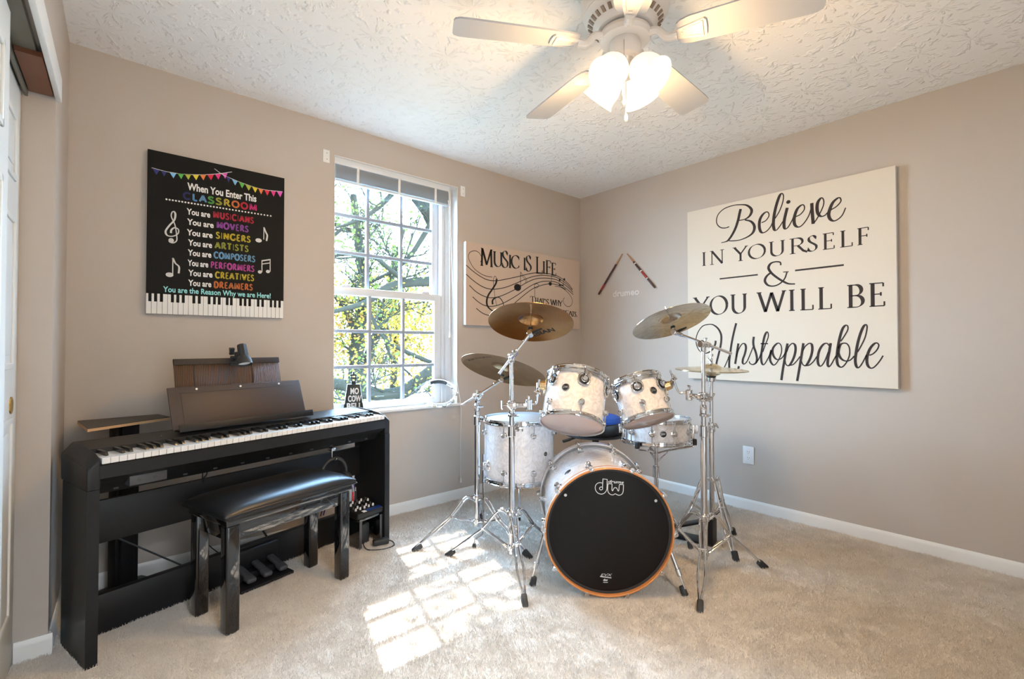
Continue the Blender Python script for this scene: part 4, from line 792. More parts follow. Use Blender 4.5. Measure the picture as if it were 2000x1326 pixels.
C3, n3 = V((-1.049, -1.528, 1.22)), V((.105, .409, .906)).normalized()
def put_cymbal(Cc, n, Rc, m, label):
    t = thing('crash_cymbal', Cc, label, 'cymbal', 'cymbals on boom stands'); mb, M = cymbal('crash_cymbal', Cc, n, Rc, m, label); obj('bronze_plate', mb, m, t, 25); return t, M
def under_text(s, p, q, h, Cc, n, Rc, t, m, bold=.02):
    P0 = on(*p, Cc + n * .012, n); P1_ = on(*q, Cc + n * .012, n); u = (P1_ - P0).normalized(); mb = MB(); text(mb, s, P0, u, u.cross(n) * (1 if u.cross(n).z > 0 else -1), (P1_ - P0).length, h, bold)
    for v in mb.bm.verts:
        d = v.co - Cc; d -= n * d.dot(n); v.co = Cc + d + n * (cym_h(d.length, Rc) - .0007)
    obj('stamped_word', mb, m, t, 0)
ct, cm = put_cymbal(C1, n1, .216, 'bronze', 'brown bronze crash cymbal seen from below, in front of the tan music canvas'); under_text('SABIAN', (1031, 660), (1085, 646), .030, C1, n1, .216, ct, 'ink_black')
ct, cm = put_cymbal(C2, n2, .254, 'bronze_dark', 'large dull bronze ride cymbal tilted above the floor tom beside the window'); under_text('ARTISAN', (917, 704), (961, 698), .022, C2, n2, .254, ct, 'ink_dark', 0)
ct, cm = put_cymbal(C3, n3, .203, 'bronze_bright', 'shiny hammered crash cymbal tilted on the right boom stand')

# boom stands
def tripod(t, c, feet, zc, zb):
    for f in feet:
        f = V(f); d = V((f.x - c.x, f.y - c.y, 0)); L = d.length; d.normalize(); s = V((-d.y, d.x, 0)); tip = f + V((0, 0, .035)) - d * .035; knee = c + d * (L * .42) + V((0, 0, zc * .62 + .012)); mb = MB()
        for k in (-1, 1):
            w = s * k; mb.tube([c + d * .018 + w * .013 + V((0, 0, zc)), c + d * (L * .18) + w * .016 + V((0, 0, zc + .012)), knee + w * .010, knee.lerp(tip, .25) + w * .012, knee.lerp(tip, .55) + w * .015, tip + w * .004], .0052, 8, n=4)
            mb.tube([c + d * .02 + w * .008 + V((0, 0, zb)), knee + w * .004 - V((0, 0, .006))], .0044, 8)
        mb.cyl(knee - s * .018, knee + s * .018, .005, seg=10); lg = obj('leg', mb, 'chrome', t)
        ax = (knee - tip).normalized(); mb = MB(); M = frame(f + V((0, 0, .002)) - d * .004, (ax + V((0, 0, .9))).normalized() if False else ax, s); mb.M = M
        mb.box((0, 0, .018), (.026, .030, .058), None, .007); mb.box((0, .008, .004), (.024, .022, .034), None, .006); obj('rubber_foot', mb, 'rubber', lg)
def wing(mb, p, d, s=.016):
    d = V(d).normalized(); u = d.orthogonal().normalized(); mb.cyl(p, p + d * s, .005, seg=10); mb.cyl(p + d * s * .9 - u * s, p + d * s * .9 + u * s, .0045, seg=8)
def boom_stand(c, feet, zc, zb, z1, z2, zt, tail, tip, Cc, n, label, grp='boom cymbal stands', badge_dir=None):
    c = V(c); t = thing('cymbal_stand', c, label, 'stand', grp); tripod(t, c, feet, zc, zb)
    mb = MB(); mb.cyl(c + V((0, 0, zb - .03)), c + V((0, 0, z1)), .0150, seg=24); obj('lower_tube', mb, 'chrome', t)
    mb = MB(); mb.cyl(c + V((0, 0, zc - .012)), c + V((0, 0, zc + .02)), .024, seg=20, bev=.004); mb.cyl(c + V((0, 0, zb - .015)), c + V((0, 0, zb + .015)), .022, seg=20, bev=.004); wing(mb, c + V((.022, -.012, zc + .005)), (1, -.4, 0)); obj('leg_collar', mb, 'chrome', t)
    mb = MB(); mb.cyl(c + V((0, 0, z1 - .01)), c + V((0, 0, z2)), .0120, seg=20); obj('middle_tube', mb, 'chrome', t)
    mb = MB(); mb.cyl(c + V((0, 0, z1 - .045)), c + V((0, 0, z1 + .012)), .0195, .0185, 20, .004); mb.box(c + V((.018, -.014, z1 - .005)), (.03, .018, .03), None, .004); wing(mb, c + V((.030, -.022, z1 - .005)), (1, -.6, 0)); mb.cyl(c + V((0, 0, z1 + .055)), c + V((0, 0, z1 + .07)), .019, seg=16, bev=.003); mb.box(c + V((.0, -.02, z1 + .062)), (.05, .016, .012), None, .003); obj('height_clamp', mb, 'chrome', t)
    mb = MB(); mb.cyl(c + V((0, 0, z2 - .02)), c + V((0, 0, zt)), .0095, seg=16); mb.cyl(c + V((0, 0, z2 - .03)), c + V((0, 0, z2 + .012)), .0165, .0155, 18, .003); wing(mb, c + V((-.016, -.01, z2)), (-1, -.4, 0)); obj('upper_tube', mb, 'chrome', t)
    tail, tip = V(tail), V(tip); top = c + V((0, 0, zt)); ax = (tip - tail).normalized(); sd = ax.cross(V((0, 0, 1))).normalized()
    mb = MB(); mb.cyl(top - sd * .026, top + sd * .026, .0165, seg=18, bev=.003); mb.box(top + V((0, 0, -.018)), (.024, .024, .04), None, .005); pj = tail + ax * (top - tail).dot(ax); mb.cyl(pj - ax * .026, pj + ax * .026, .0135, seg=16, bev=.003); wing(mb, top + sd * .026, sd, .022); wing(mb, pj + V((0, 0, .012)), (0, 0, 1)); bt_ = obj('boom_tilter', mb, 'chrome', t)
    mb = MB(); mb.cyl(tail, tip, .0065, seg=14); mb.cyl(tip - ax * .05, tip - ax * .012, .0095, seg=14, bev=.002); mb.cyl(tail - ax * .004, tail, .0075, seg=12); obj('boom_arm', mb, 'chrome', t)
    base = Cc - n * .052; sd2 = n.cross(ax).normalized()
    mb = MB(); mb.cyl(tip - sd2 * .018, tip + sd2 * .018, .0145, seg=18, bev=.003); mb.cyl(tip.lerp(base, .3), base + n * .02, .011, .008, 14, .002); mb.cyl(base, Cc + n * .095, .0035, seg=10); tl = obj('cymbal_tilter', mb, 'chrome', t)
    mb = MB(); mb.cyl(base + n * .020, base + n * .030, .0125, seg=18, bev=.002); obj('felt_washer', mb, 'rubber', tl); mb = MB(); mb.cyl(Cc + n * .05, Cc + n * .064, .016, seg=18, bev=.002); obj('felt_washer', mb, 'rubber', tl); mb = MB(); wk = (RT * 1 + V((0, 0, .15))).normalized(); mb.tube([tip + RT * .012 + V((0, 0, .003)), tip + RT * .03 + V((0, 0, .012)), tip + RT * .060 + V((0, 0, .026))], [.007, .0075, .004], 8); obj('wing_nut', mb, 'rubber', tl)
    return t
cF = V((-1.745, -1.06, 0)); cR = V((-1.685, -.693, 0)); cB = V((-1.085, -1.72, 0))
sF = boom_stand(cF, [(-1.915, -.739, 0), (-1.94, -1.372, 0), (-1.385, -1.045, 0)], .262, .098, .690, .790, 1.052, dep(976, 729, 2.365), C1 - n1 * .058, C1, n1, 'chrome boom stand in front of the floor tom, its middle leg toward the viewer')
boom_stand(cR, [(-2.018, -.574, 0), (-1.608, -1.05, 0), (-1.45, -.42, 0)], .235, .115, .695, .76, .815, dep(903, 791, 2.66), C2 - n2 * .058, C2, n2, 'chrome boom stand nearest the window, left of the floor tom')
sB = boom_stand(cB, [(-1.428, -1.876, 0), (-.80, -1.89, 0), (-1.04, -1.36, 0)], .262, .098, .70, .80, 1.105, dep(1427, 690, 2.25), C3 - n3 * .058, C3, n3, 'chrome boom stand to the right of the bass drum, in front of the hi-hat stand')
# round emblem disc on the front leg of the first stand
mb = MB(); q = V((-1.775, -1.115, .205)); dn_ = (CAM - q); dn_.z = 0; mb.lathe([(0, .004), (.012, .004), (.015, .002), (.02, .002), (.024, .004), (.027, .002), (.027, -.002), (0, -.002)], frame(q, dn_), 28); obj('memory_disc', mb, 'steel', sF)
# arms that hold the rack toms
def tom_arm(c, z, pts, tom_pt, t):
    c = V(c); P = [V(p) for p in pts]; d = (P[0] - c); d.z = 0; d.normalize()
    mb = MB(); mb.box(c + V((0, 0, z)), (.05, .05, .03), Matrix.Rotation(math.atan2(d.y, d.x), 3, 'Z'), .006); mb.cyl(c + V((0, 0, z - .022)), c + V((0, 0, z + .022)), .021, seg=18, bev=.003); wing(mb, c - d * .025 + V((0, 0, z)), -d, .026)
    mb.box(c + d * .055 + V((0, 0, z)), (.07, .026, .024), Matrix.Rotation(math.atan2(d.y, d.x), 3, 'Z'), .005); mb.cyl(c + d * .085 + V((0, 0, z - .025)), c + d * .085 + V((0, 0, z + .028)), .017, seg=16, bev=.003); wing(mb, c + d * .085 + V((0, 0, z + .028)), (0, 0, 1), .02); cl = obj('multi_clamp', mb, 'chrome', t)
    mb = MB(); mb.tube([c + d * .07 + V((0, 0, z - .006))] + P, .0058, 10, n=5); e = P[-1] - (P[-1] - P[-2]).normalized() * .05; mb.cyl(e.lerp(tom_pt, -.1), tom_pt, .012, .015, 14, .002); wing(mb, e + (e - tom_pt).normalized() * .012, e - tom_pt, .02); obj('tom_arm', mb, 'chrome', t)
tom_arm(cF, .802, [dep(1030, 789, 2.40), dep(1046, 788, 2.405), dep(1049, 775, 2.405), dep(1051, 757, 2.405), dep(1053, 741, 2.405)], M1 @ pol(-84, Rs1 + .04, .175), sF)
tom_arm(cB, .850, [dep(1345, 767, 2.41), dep(1328, 767, 2.43), dep(1321, 757, 2.435), dep(1316, 742, 2.44), dep(1309, 722, 2.445)], M2 @ pol(88, Rs2 + .04, .145), sB)

# hi-hat
hc = V((-.735, -1.585, 0)); t = thing('hi_hat_stand', hc, 'chrome hi-hat stand with a black pedal board behind the right boom stand', 'stand')
tripod(t, hc, [(-.838, -1.765, 0), (-.50, -1.60, 0), (-.93, -1.42, 0)], .355, .17)
mb = MB(); mb.cyl(hc + V((0, 0, .05)), hc + V((0, 0, .66)), .0135, seg=20); obj('lower_tube', mb, 'chrome', t)
mb = MB(); mb.cyl(hc + V((0, 0, .64)), hc + V((0, 0, .925)), .0100, seg=18); mb.cyl(hc + V((0, 0, .62)), hc + V((0, 0, .675)), .018, seg=16, bev=.003); wing(mb, hc + V((.018, -.01, .655)), (1, -.5, 0)); mb.cyl(hc + V((0, 0, .90)), hc + V((0, 0, .925)), .024, .026, 18, .003); obj('upper_tube', mb, 'chrome', t)
mb = MB(); mb.cyl(hc + V((0, 0, .9)), hc + V((0, 0, 1.11)), .0033, seg=10); mb.cyl(hc + V((0, 0, .99)), hc + V((0, 0, 1.03)), .009, seg=14, bev=.002); wing(mb, hc + V((-.009, 0, 1.02)), (-1, -.3, 0)); mb.cyl(hc + V((0, 0, 1.04)), hc + V((0, 0, 1.055)), .012, seg=12, bev=.002); obj('pull_rod_and_clutch', mb, 'chrome', t)
mb = MB(); mb.cyl(hc + V((0, 0, .925)), hc + V((0, 0, .947)), .026, seg=18, bev=.003); obj('felt_seat', mb, 'rubber', t)
pd = V((-.145, .70, 0)).normalized(); rz = Matrix.Rotation(math.atan2(pd.y, pd.x), 3, 'Z')
mb = MB(); mb.box(hc + pd * .14 + V((0, 0, .012)), (.30, .10, .012), rz, .003); mb.box(hc + V((0, 0, .085)), (.03, .085, .16), rz, .006); mb.box(hc + pd * .14 + V((0, 0, .085)), (.29, .082, .012), rz @ Matrix.Rotation(R(22), 3, 'Y'), .003); obj('pedal_board', mb, 'black', t)
for z, fl, lab in ((.966, False, 'upper hi-hat cymbal with a bright bell, facing down on its partner'), (.9635, True, 'lower hi-hat cymbal lying under the upper one on the stand')):
    cc = hc + V((0, 0, z)); mb, M = cymbal('hi_hat_cymbal', cc, (-.01, -.03, 1), .19, 'bronze_pale', lab, .0012, .014, flip=fl); tag(obj('hi_hat_cymbal', mb, 'bronze_pale', None, 25), lab, 'cymbal', 'hi-hat cymbals')
# bass drum pedal behind the kick, seen low at the right of the drum
pc = BC + BN * -.60; pc.z = 0; pr = math.atan2(-BN.y, -BN.x); rz = Matrix.Rotation(pr, 3, 'Z'); e1 = V((-BN.x, -BN.y, 0)).normalized(); e2 = V((-e1.y, e1.x, 0)); t = thing('bass_drum_pedal', pc, 'chrome and black bass drum pedal on the carpet behind the bass drum', 'pedal')
mb = MB(); mb.box(pc + e1 * .10 + V((0, 0, .01)), (.34, .10, .012), rz, .003); obj('base_plate', mb, 'black', t)
mb = MB(); mb.box(pc + e1 * .14 + V((0, 0, .07)), (.27, .085, .01), rz @ Matrix.Rotation(R(16), 3, 'Y'), .003); obj('footboard', mb, 'steel', t)
mb = MB()
for s in (-1, 1): mb.cyl(pc + e2 * (.05 * s) + V((0, 0, .015)), pc + e2 * (.05 * s) + V((0, 0, .21)), .009, seg=12)
mb.cyl(pc - e2 * .06 + V((0, 0, .20)), pc + e2 * .06 + V((0, 0, .20)), .008, seg=12); obj('frame', mb, 'chrome', t)
mb = MB(); mb.cyl(pc + V((0, 0, .20)), pc + e1 * .04 + V((0, 0, .36)), .004, seg=10); mb.cyl(pc + e1 * .065 + V((0, 0, .355)), pc + e1 * .015 + V((0, 0, .365)), .022, seg=18, bev=.004); obj('beater', mb, 'head_white', t)
# throne
th = V((-.86, -.87, 0)); t = thing('drum_throne', th, 'black drum throne with blue seat top seen between the two rack toms', 'stool')
tm = Matrix.Translation(th)
mb = MB(); mb.lathe([(0, .535), (.10, .53), (.16, .528), (.172, .545), (.174, .585), (.168, .605), (.158, .612), (0, .612)], tm, 48); obj('seat_side', mb, 'vinyl_black', t)
mb = MB(); mb.lathe([(.160, .608), (.163, .625), (.155, .642), (.135, .650), (.06, .655), (0, .654)], tm, 48); obj('seat_top', mb, 'seat_blue', t)
mb = MB(); mb.lathe([(0, .505), (.05, .505), (.06, .515), (.19, .522), (.20, .528), (.19, .534), (0, .534)], tm, 40); mb.cyl(th + V((0, 0, .42)), th + V((0, 0, .51)), .022, seg=16); obj('seat_plate', mb, 'black', t)
mb = MB(); a = dep(1130, 853, 3.05); b_ = dep(1100, 862, 3.0); mb.tube([a, b_], [.005, .010], 10); mb.tube([a.lerp(b_, .55), b_], .010, 10); obj('release_lever', mb, 'rubber', t)
mb = MB(); mb.cyl(th + V((0, 0, .10)), th + V((0, 0, .44)), .016, seg=16); obj('column', mb, 'chrome', t); tripod(t, th, [th + V((.27, 0, 0)), th + V((-.135, .234, 0)), th + V((-.135, -.234, 0))], .26, .12)
# ------------------------------------------------------------------ ceiling fan
FX, FY = -1.840, -1.813; FO = V((FX, FY, 0)); fm = Matrix.Translation(FO)
t = thing('ceiling_fan', (FX, FY, H), 'white five-blade ceiling fan with lit glass lamp shades', 'ceiling fan')
mb = MB(); mb.lathe([(0, H - .001), (.150, H - .001), (.158, H - .012), (.162, H - .07), (.158, H - .10), (.150, H - .112)], fm, 64); mb.lathe([(.150, H - .112), (.152, H - .118), (.140, H - .134), (.105, H - .165), (.100, H - .172), (.06, H - .176), (0, H - .176)], fm, 64); mh = obj('motor_housing', mb, 'fan_white', t)
mb = MB()
for k in range(30):
    a = 12 * k; p = pol(a, .128, H - .1475); nrm = (pol(a, 1, 0) * .62 - V((0, 0, .78))).normalized(); mb.M = fm @ frame(p, nrm, pol(a, 1, 0)); mb.box((0, 0, 0), (.022, .012, .004))
obj('vent_slots', mb, 'vent', mh)
mb = MB(); mb.lathe([(0, H - .176), (.072, H - .176), (.092, H - .182), (.096, H - .195), (.090, H - .21), (.062, H - .214), (0, H - .214)], fm, 48); obj('flywheel_ring', mb, 'fan_white', t)
ZB = 2.210; PH = R(149.3 - 288)
for k in range(5):
    a = PH + k * 2 * math.pi / 5; u = V((math.cos(a), math.sin(a), 0)); M = fm @ frame((0, 0, ZB - .0), (0, 0, 1), u) @ Matrix.Rotation(R(-11), 4, 'X')
    mb = MB(M); pts = []
    for r_, w in ((.185, .040), (.20, .052), (.23, .060), (.30, .0625), (.45, .067), (.58, .0705), (.615, .069), (.632, .060), (.636, .045)): pts.append((r_, w))
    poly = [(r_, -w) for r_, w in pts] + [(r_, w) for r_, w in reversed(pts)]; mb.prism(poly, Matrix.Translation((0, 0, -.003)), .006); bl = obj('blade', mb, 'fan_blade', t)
    mb = MB(M); mb.prism([(.19, -.022), (.275, -.040), (.282, -.030), (.284, 0), (.282, .030), (.275, .040), (.19, .022), (.17, .016), (.17, -.016)], Matrix.Translation((0, 0, -.0085)), .0055)
    for q in ((.262, -.034, .272, .034), (.198, -.008, .205, .008)): mb.bb(q[0], q[2], q[1], q[3], -.0125, -.0085, .002)
    for s in (-1, 1): mb.tube([(.205, s * .015, -.0095), (.262, s * .026, -.0095)], .003, 6)
    mb.M = fm @ frame((0, 0, 0), (0, 0, 1), u); mb.tube([(.085, 0, H - .198), (.12, 0, H - .204), (.15, 0, ZB - .006), (.185, 0, ZB - .008)], [.016, .013, .014, .016], 10, n=4); obj('blade_iron', mb, 'fan_white', bl)
mb = MB(); mb.lathe([(0, H - .21), (.052, H - .21), (.056, H - .225), (.056, H - .262), (.050, H - .272), (.030, H - .280), (.024, H - .30), (.034, H - .325), (.030, H - .345), (.012, H - .356), (0, H - .357)], fm, 40); lk = obj('light_kit', mb, 'fan_white', t)
ZL = H - .305
for k in range(4):
    a = R(41 + 180 + 45 + 90 * k + 8); u = V((math.cos(a), math.sin(a), 0)); ax = (u * .72 - V((0, 0, .69))).normalized(); p = FO + V((0, 0, ZL)) + u * .034
    mb = MB(); mb.tube([FO + V((0, 0, ZL + .01)) + u * .015, p + ax * .015], .011, 10); mb.lathe([(.016, .0), (.022, .006), (.024, .022), (.020, .024), (.0, .024)], frame(p, ax), 20); obj('lamp_socket', mb, 'fan_white', lk)
    mb = MB(); prof = [(.026, .012), (.036, .022), (.050, .040), (.058, .062), (.060, .080), (.058, .098), (.060, .114), (.067, .126)]; mb.lathe(prof + [(r_ - .0025, h) for r_, h in reversed(prof)], frame(p, ax), 36, True); sh = obj('lamp_shade', mb, 'shade_glass', t)
    mb = MB(); mb.lathe([(0, .098), (.012, .095), (.021, .080), (.022, .066), (.014, .042), (.012, .024), (0, .024)], frame(p, ax), 20); obj('bulb', mb, 'bulb', sh)
    lamp('fan_bulb_light', 'POINT', p + ax * .140, 9.5, (1, .62, .26), shadow_soft_size=.035)
for x, y0, y1, z0, z1 in ((1219, 0, 0, H - .235, 1.985), (1222.5, 0, 0, H - .35, 1.925)):
    d = ray(x, 150); d.z = 0; d.normalize(); k = ((V((FX, FY, 0)) - CAM).dot(d)) - .060; p = V((CAM.x, CAM.y, 0)) + d * k; mb = MB()
    if z0 > 2.15: mb.tube([(FX + (p.x - FX) * .9, FY + (p.y - FY) * .9, z0), (p.x, p.y, z0 - .012), (p.x, p.y, z1)], .0014, 6)
    else: mb.cyl((p.x, p.y, z0 + .05), (p.x, p.y, z1), .0013, seg=6); mb.tube([(p.x, p.y, z0 + .05), (FX + (p.x - FX) * .5, FY + (p.y - FY) * .5, z0 + .045)], .0014, 6)
    ch = obj('pull_chain', mb, 'steel', t); mb = MB(); mb.lathe([(0, z1 + .006), (.003, z1 + .004), (.0055, z1 - .008), (.006, z1 - .016), (.003, z1 - .024), (0, z1 - .025)], Matrix.Translation((p.x, p.y, 0)), 14); obj('chain_fob', mb, 'trim', ch)

# ------------------------------------------------------------------ digital piano on its stand
PA = R(15.3); PO = V((-3.333, -.695, 0)); PM = Matrix.Translation(PO) @ Matrix.Rotation(PA, 4, 'Z'); PL = 1.337
t = thing('digital_piano', PM @ V((PL / 2, .14, 0)), 'black digital piano on a matching panel stand under the poster', 'piano'); PT = t
for x0, x1 in ((.0, .034), (PL - .034, PL)):
    mb = MB(PM); mb.prism([(0, 0), (.262, 0), (.262, .60), (0, .60)], Matrix(((0, 0, 1, x0), (1, 0, 0, 0), (0, 1, 0, 0), (0, 0, 0, 1))), x1 - x0); obj('side_panel', mb, 'stand_black', t)
mb = MB(PM); mb.bb(.034, PL - .034, .215, .233, .345, .508, .002); obj('back_panel', mb, 'stand_black', t)
mb = MB(PM); mb.bb(.034, PL - .034, .215, .25, .0, .150, .002); obj('kick_panel', mb, 'stand_black', t)
# case: cross-section swept along the length, with chamfered cheeks
sec = [(.0, .636), (.006, .630), (.030, .617), (.060, .594), (.085, .566), (.105, .561), (.24, .561), (.285, .60), (.290, .70), (.288, .728), (.275, .735), (.125, .722), (.120, .690), (.004, .684), (.0, .680)]
mb = MB(PM); mb.prism(sec, Matrix(((0, 0, 1, .034), (1, 0, 0, 0), (0, 1, 0, 0), (0, 0, 0, 1))), PL - .068); obj('case', mb, 'piano_black', t, 30)
cheek = [(.0, .600), (.28, .600), (.288, .61), (.290, .722), (.282, .735), (.215, .737), (.06, .722), (.012, .708), (.0, .696)]
for x0, x1, s in ((.0, .0365, 1), (PL, PL - .0365, -1)):
    mb = MB(PM); rings = []; n_ = len(cheek)
    for x, dz in ((x0, .036), (x0 + s * .030, .0), (x1, .0)): rings.append([(x, y, z - dz * max(0, (z - .60) / .135)) for y, z in cheek])
    vs = [p_ for r_ in rings for p_ in r_]; fs_ = [tuple(range(n_ - 1, -1, -1)), tuple(range(2 * n_, 3 * n_))] + [(k * n_ + i, k * n_ + (i + 1) % n_, (k + 1) * n_ + (i + 1) % n_, (k + 1) * n_ + i) for k in (0, 1) for i in range(n_)]
    mb.add(vs, fs_); bmesh.ops.recalc_face_normals(mb.bm, faces=mb.bm.faces); bmesh.ops.bevel(mb.bm, geom=[e_ for e_ in mb.bm.edges if e_.calc_face_angle(0) > .35], offset=.004, segments=2, profile=.5, affect='EDGES'); obj('end_cheek', mb, 'piano_black', t, 30)
mb = MB(PM); mb.bb(.125, .245, .022, .09, .585, .6225, .004); jb = obj('headphone_jack_box', mb, 'grey_plastic', t)
mb = MB(PM)
for x in (.155, .205): mb.cyl((x, .0225, .603), (x, .020, .603), .006, seg=14)
obj('jack', mb, 'slot', jb)
mb = MB(PM)
for k in range(11): x = .10 + k * .113; mb = MB(PM); mb.box((x, .072, .580), (.016, .006, .011), Matrix.Rotation(R(-45), 3, 'X'), .002); obj('underside_clip', mb, 'grey_plastic', t)

mb = MB(PM); mb.bb(.30, 1.02, .232, .236, .7285, .7315); mb.bb(.36, .40, .17, .176, .7255, .7265); obj('panel_trim', mb, 'grey_plastic', t)
mb = MB(PM); mb.box((.285, .19, .7262), (.006, .006, .003), None, .001); obj('power_lamp', mb, 'white_plastic', t)
mb = MB(PM)
for k in range(5): mb.box((.60 + k * .012, .186, .7262), (.009, .005, .001))
obj('maker_mark', mb, 'ink_grey', t)
# keys
KX0 = .0385; KW = (PL - 2 * KX0) / 52
mb = MB(PM); mb.bb(KX0 + .0006, KX0 + KW - .0006, -.002, .124, .686, .7065, .0012, 1); k0 = obj('white_key', mb, 'key_white', t)
ux = (PM.to_3x3() @ V((1, 0, 0)))
for i in range(1, 52): k = k0.copy(); C.objects.link(k); k.parent = t; k.location = k0.location + ux * (KW * i)
mb = MB(PM); mb.prism([(.036, .7065), (.041, .7175), (.047, .7205), (.124, .7205), (.124, .7065)], Matrix(((0, 0, 1, KX0 + KW - .0055), (1, 0, 0, 0), (0, 1, 0, 0), (0, 0, 0, 1))), .011); bmesh.ops.bevel(mb.bm, geom=list(mb.bm.edges), offset=.0012, segments=1, affect='EDGES'); b0 = obj('black_key', mb, 'key_black', t); first = True
for i in range(51):
    if (i + 5) % 7 in (2, 6): continue                       # A0 first: no black key after B or E
    if first: b0.location = b0.location + ux * (KW * i); ref = b0.location.copy(); i0 = i; first = False; continue
    k = b0.copy(); C.objects.link(k); k.parent = t; k.location = ref + ux * (KW * (i - i0))
# music rest
def slant(mb, x0, x1, y0, z0, y1, z1, th, bev=.003):
    p = V((0, y1 - y0, z1 - z0)); L = p.length; an = math.atan2(p.z, p.y); mb.box(((x0 + x1) / 2, (y0 + y1) / 2, (z0 + z1) / 2), (x1 - x0, L, th), Matrix.Rotation(an, 3, 'X'), bev)
mb = MB(PM); slant(mb, .325, .935, .188, .742, .252, .917, .006); rs_ = obj('music_rest', mb, 'rest_brown', t)
mb = MB(PM); mb.bb(.335, .950, .150, .195, .7365, .744, .002); mb.box((.6425, .150, .752), (.615, .004, .030), Matrix.Rotation(R(-14), 3, 'X'), .001); obj('rest_ledge', mb, 'black', rs_)
mb = MB(PM)
slant(mb, .37, .89, .2365, .893, .2369, .8941, .0008, 0); slant(mb, .372, .373, .185, .748, .2362, .890, .0008, 0)
obj('rest_seam', mb, 'slot', rs_)
mb = MB(PM)
for x in (.435, .625, .815): mb.cyl((x, .2405, .905), (x, .2365, .9065), .0045, seg=12)
obj('rest_clip', mb, 'white_plastic', rs_)
# pedal unit
mb = MB(PM); mb.bb(.545, .795, .06, .214, .004, .018, .004); mb.box((.67, .205, .075), (.25, .022, .13), Matrix.Rotation(R(8), 3, 'X'), .012); mb.bb(.55, .79, .14, .21, .018, .05, .006); pu = obj('pedal_box', mb, 'black', t)
for x in (.595, .67, .745):
    mb = MB(PM); mb.box((x, .130, .062), (.034, .12, .020), Matrix.Rotation(R(12), 3, 'X'), .009, 3); mb.box((x, .083, .050), (.044, .050, .024), Matrix.Rotation(R(12), 3, 'X'), .0115, 4); obj('pedal', mb, 'grey_plastic', pu)
# ribbed board standing behind the rest, clip lamp on its edge
mb = MB(PM); slant(mb, .365, .845, .232, .737, .300, 1.037, .007, .002); bd = tag(obj('ribbed_board', mb, 'ribbed_brown'), 'dark brown ribbed board standing behind the piano music rest', 'board')
mb = MB(PM); slant(mb, .365, .845, .2895, 1.012, .2955, 1.0385, .0095, .001); slant(mb, .440, .446, .2335, .748, .2935, 1.02, .0095, .001); slant(mb, .700, .706, .2335, .748, .2935, 1.02, .0095, .001); obj('border_strip', mb, 'board_edge', bd)
lp = PM @ V((.622, .272, 1.03)); t2_ = thing('clip_lamp', lp, 'small black clip-on lamp on the top edge of the ribbed board', 'lamp')
D0 = (lp - CAM).dot(DIR)
hx = dep(472, 673, D0 - .02); hd = (dep(478, 712, D0 - .045) - hx).normalized()
mb = MB(); HM = frame(hx, hd, RT); mb.lathe([(0, 0), (.019, .001), (.0215, .006), (.0235, .058), (.024, .062)], HM, 8); mb.lathe([(.0235, .060), (.027, .066), (.031, .076), (.0335, .090), (.0335, .100), (.0315, .101), (.030, .094), (.026, .078)], HM, 24); obj('lamp_head', mb, 'rubber', t2_, 25)
mb = MB(); mb.lathe([(0, .086), (.020, .0865), (.029, .092)], HM, 24); obj('lamp_lens', mb, 'white_plastic', t2_)
mb = MB(); rzP = Matrix.Rotation(PA, 3, 'Z'); a = dep(453, 686, D0); b_ = dep(456, 700, D0); c_ = dep(457, 711, D0 - .02)
mb.box(a, (.024, .006, .036), rzP @ Matrix.Rotation(R(-10), 3, 'X'), .002); mb.box(a + (CAM - a).normalized() * .016, (.022, .005, .030), rzP @ Matrix.Rotation(R(24), 3, 'X'), .002); mb.box(b_, (.026, .022, .026), rzP, .005); mb.box(c_, (.034, .012, .018), rzP, .004); mb.cyl(b_, hx + hd * .045, .010, seg=12); mb.box(b_.lerp(hx + hd * .045, .5), (.03, .02, .04), rzP, .006); obj('spring_clip', mb, 'rubber', t2_)
# stand with a plywood-edged board, left of the piano and behind it
P4 = [onZ(155, 820, .772), onZ(172, 838, .772), onZ(331, 814, .772), onZ(302, 805, .772)]
cen = V((-3.215, -.155, 0)); t = thing('shelf_stand', (cen.x, cen.y, 0), 'black column stand with a thin dark plywood-edged top board at the piano left end', 'stand')
tb = [(-3.372, -.045), (-3.336, -.345), (-3.052, -.165), (-3.085, .0 - .02)]
mb = MB(); mb.prism(tb, Matrix.Translation((0, 0, .757)), .011); obj('plywood_edge', mb, 'plywood', t, 0)
mb = MB(); mb.prism([(cen.x + (x - cen.x) * .996, cen.y + (y - cen.y) * .996) for x, y in tb], Matrix.Translation((0, 0, .768)), .0025); obj('top_board', mb, 'board_top', t, 0)
ry = Matrix.Rotation(R(30), 3, 'Z')
mb = MB(); mb.box((cen.x, cen.y + .02, .38), (.058, .07, .754), ry, .004); mb.box((cen.x - .030, cen.y + .002, .38), (.022, .05, .752), ry, .003); mb.box((cen.x + .032, cen.y + .037, .38), (.022, .05, .752), ry, .003); obj('column', mb, 'black', t)
mb = MB(); mb.box((cen.x, cen.y + .02, .010), (.26, .20, .020), ry, .005); obj('base', mb, 'black', t)

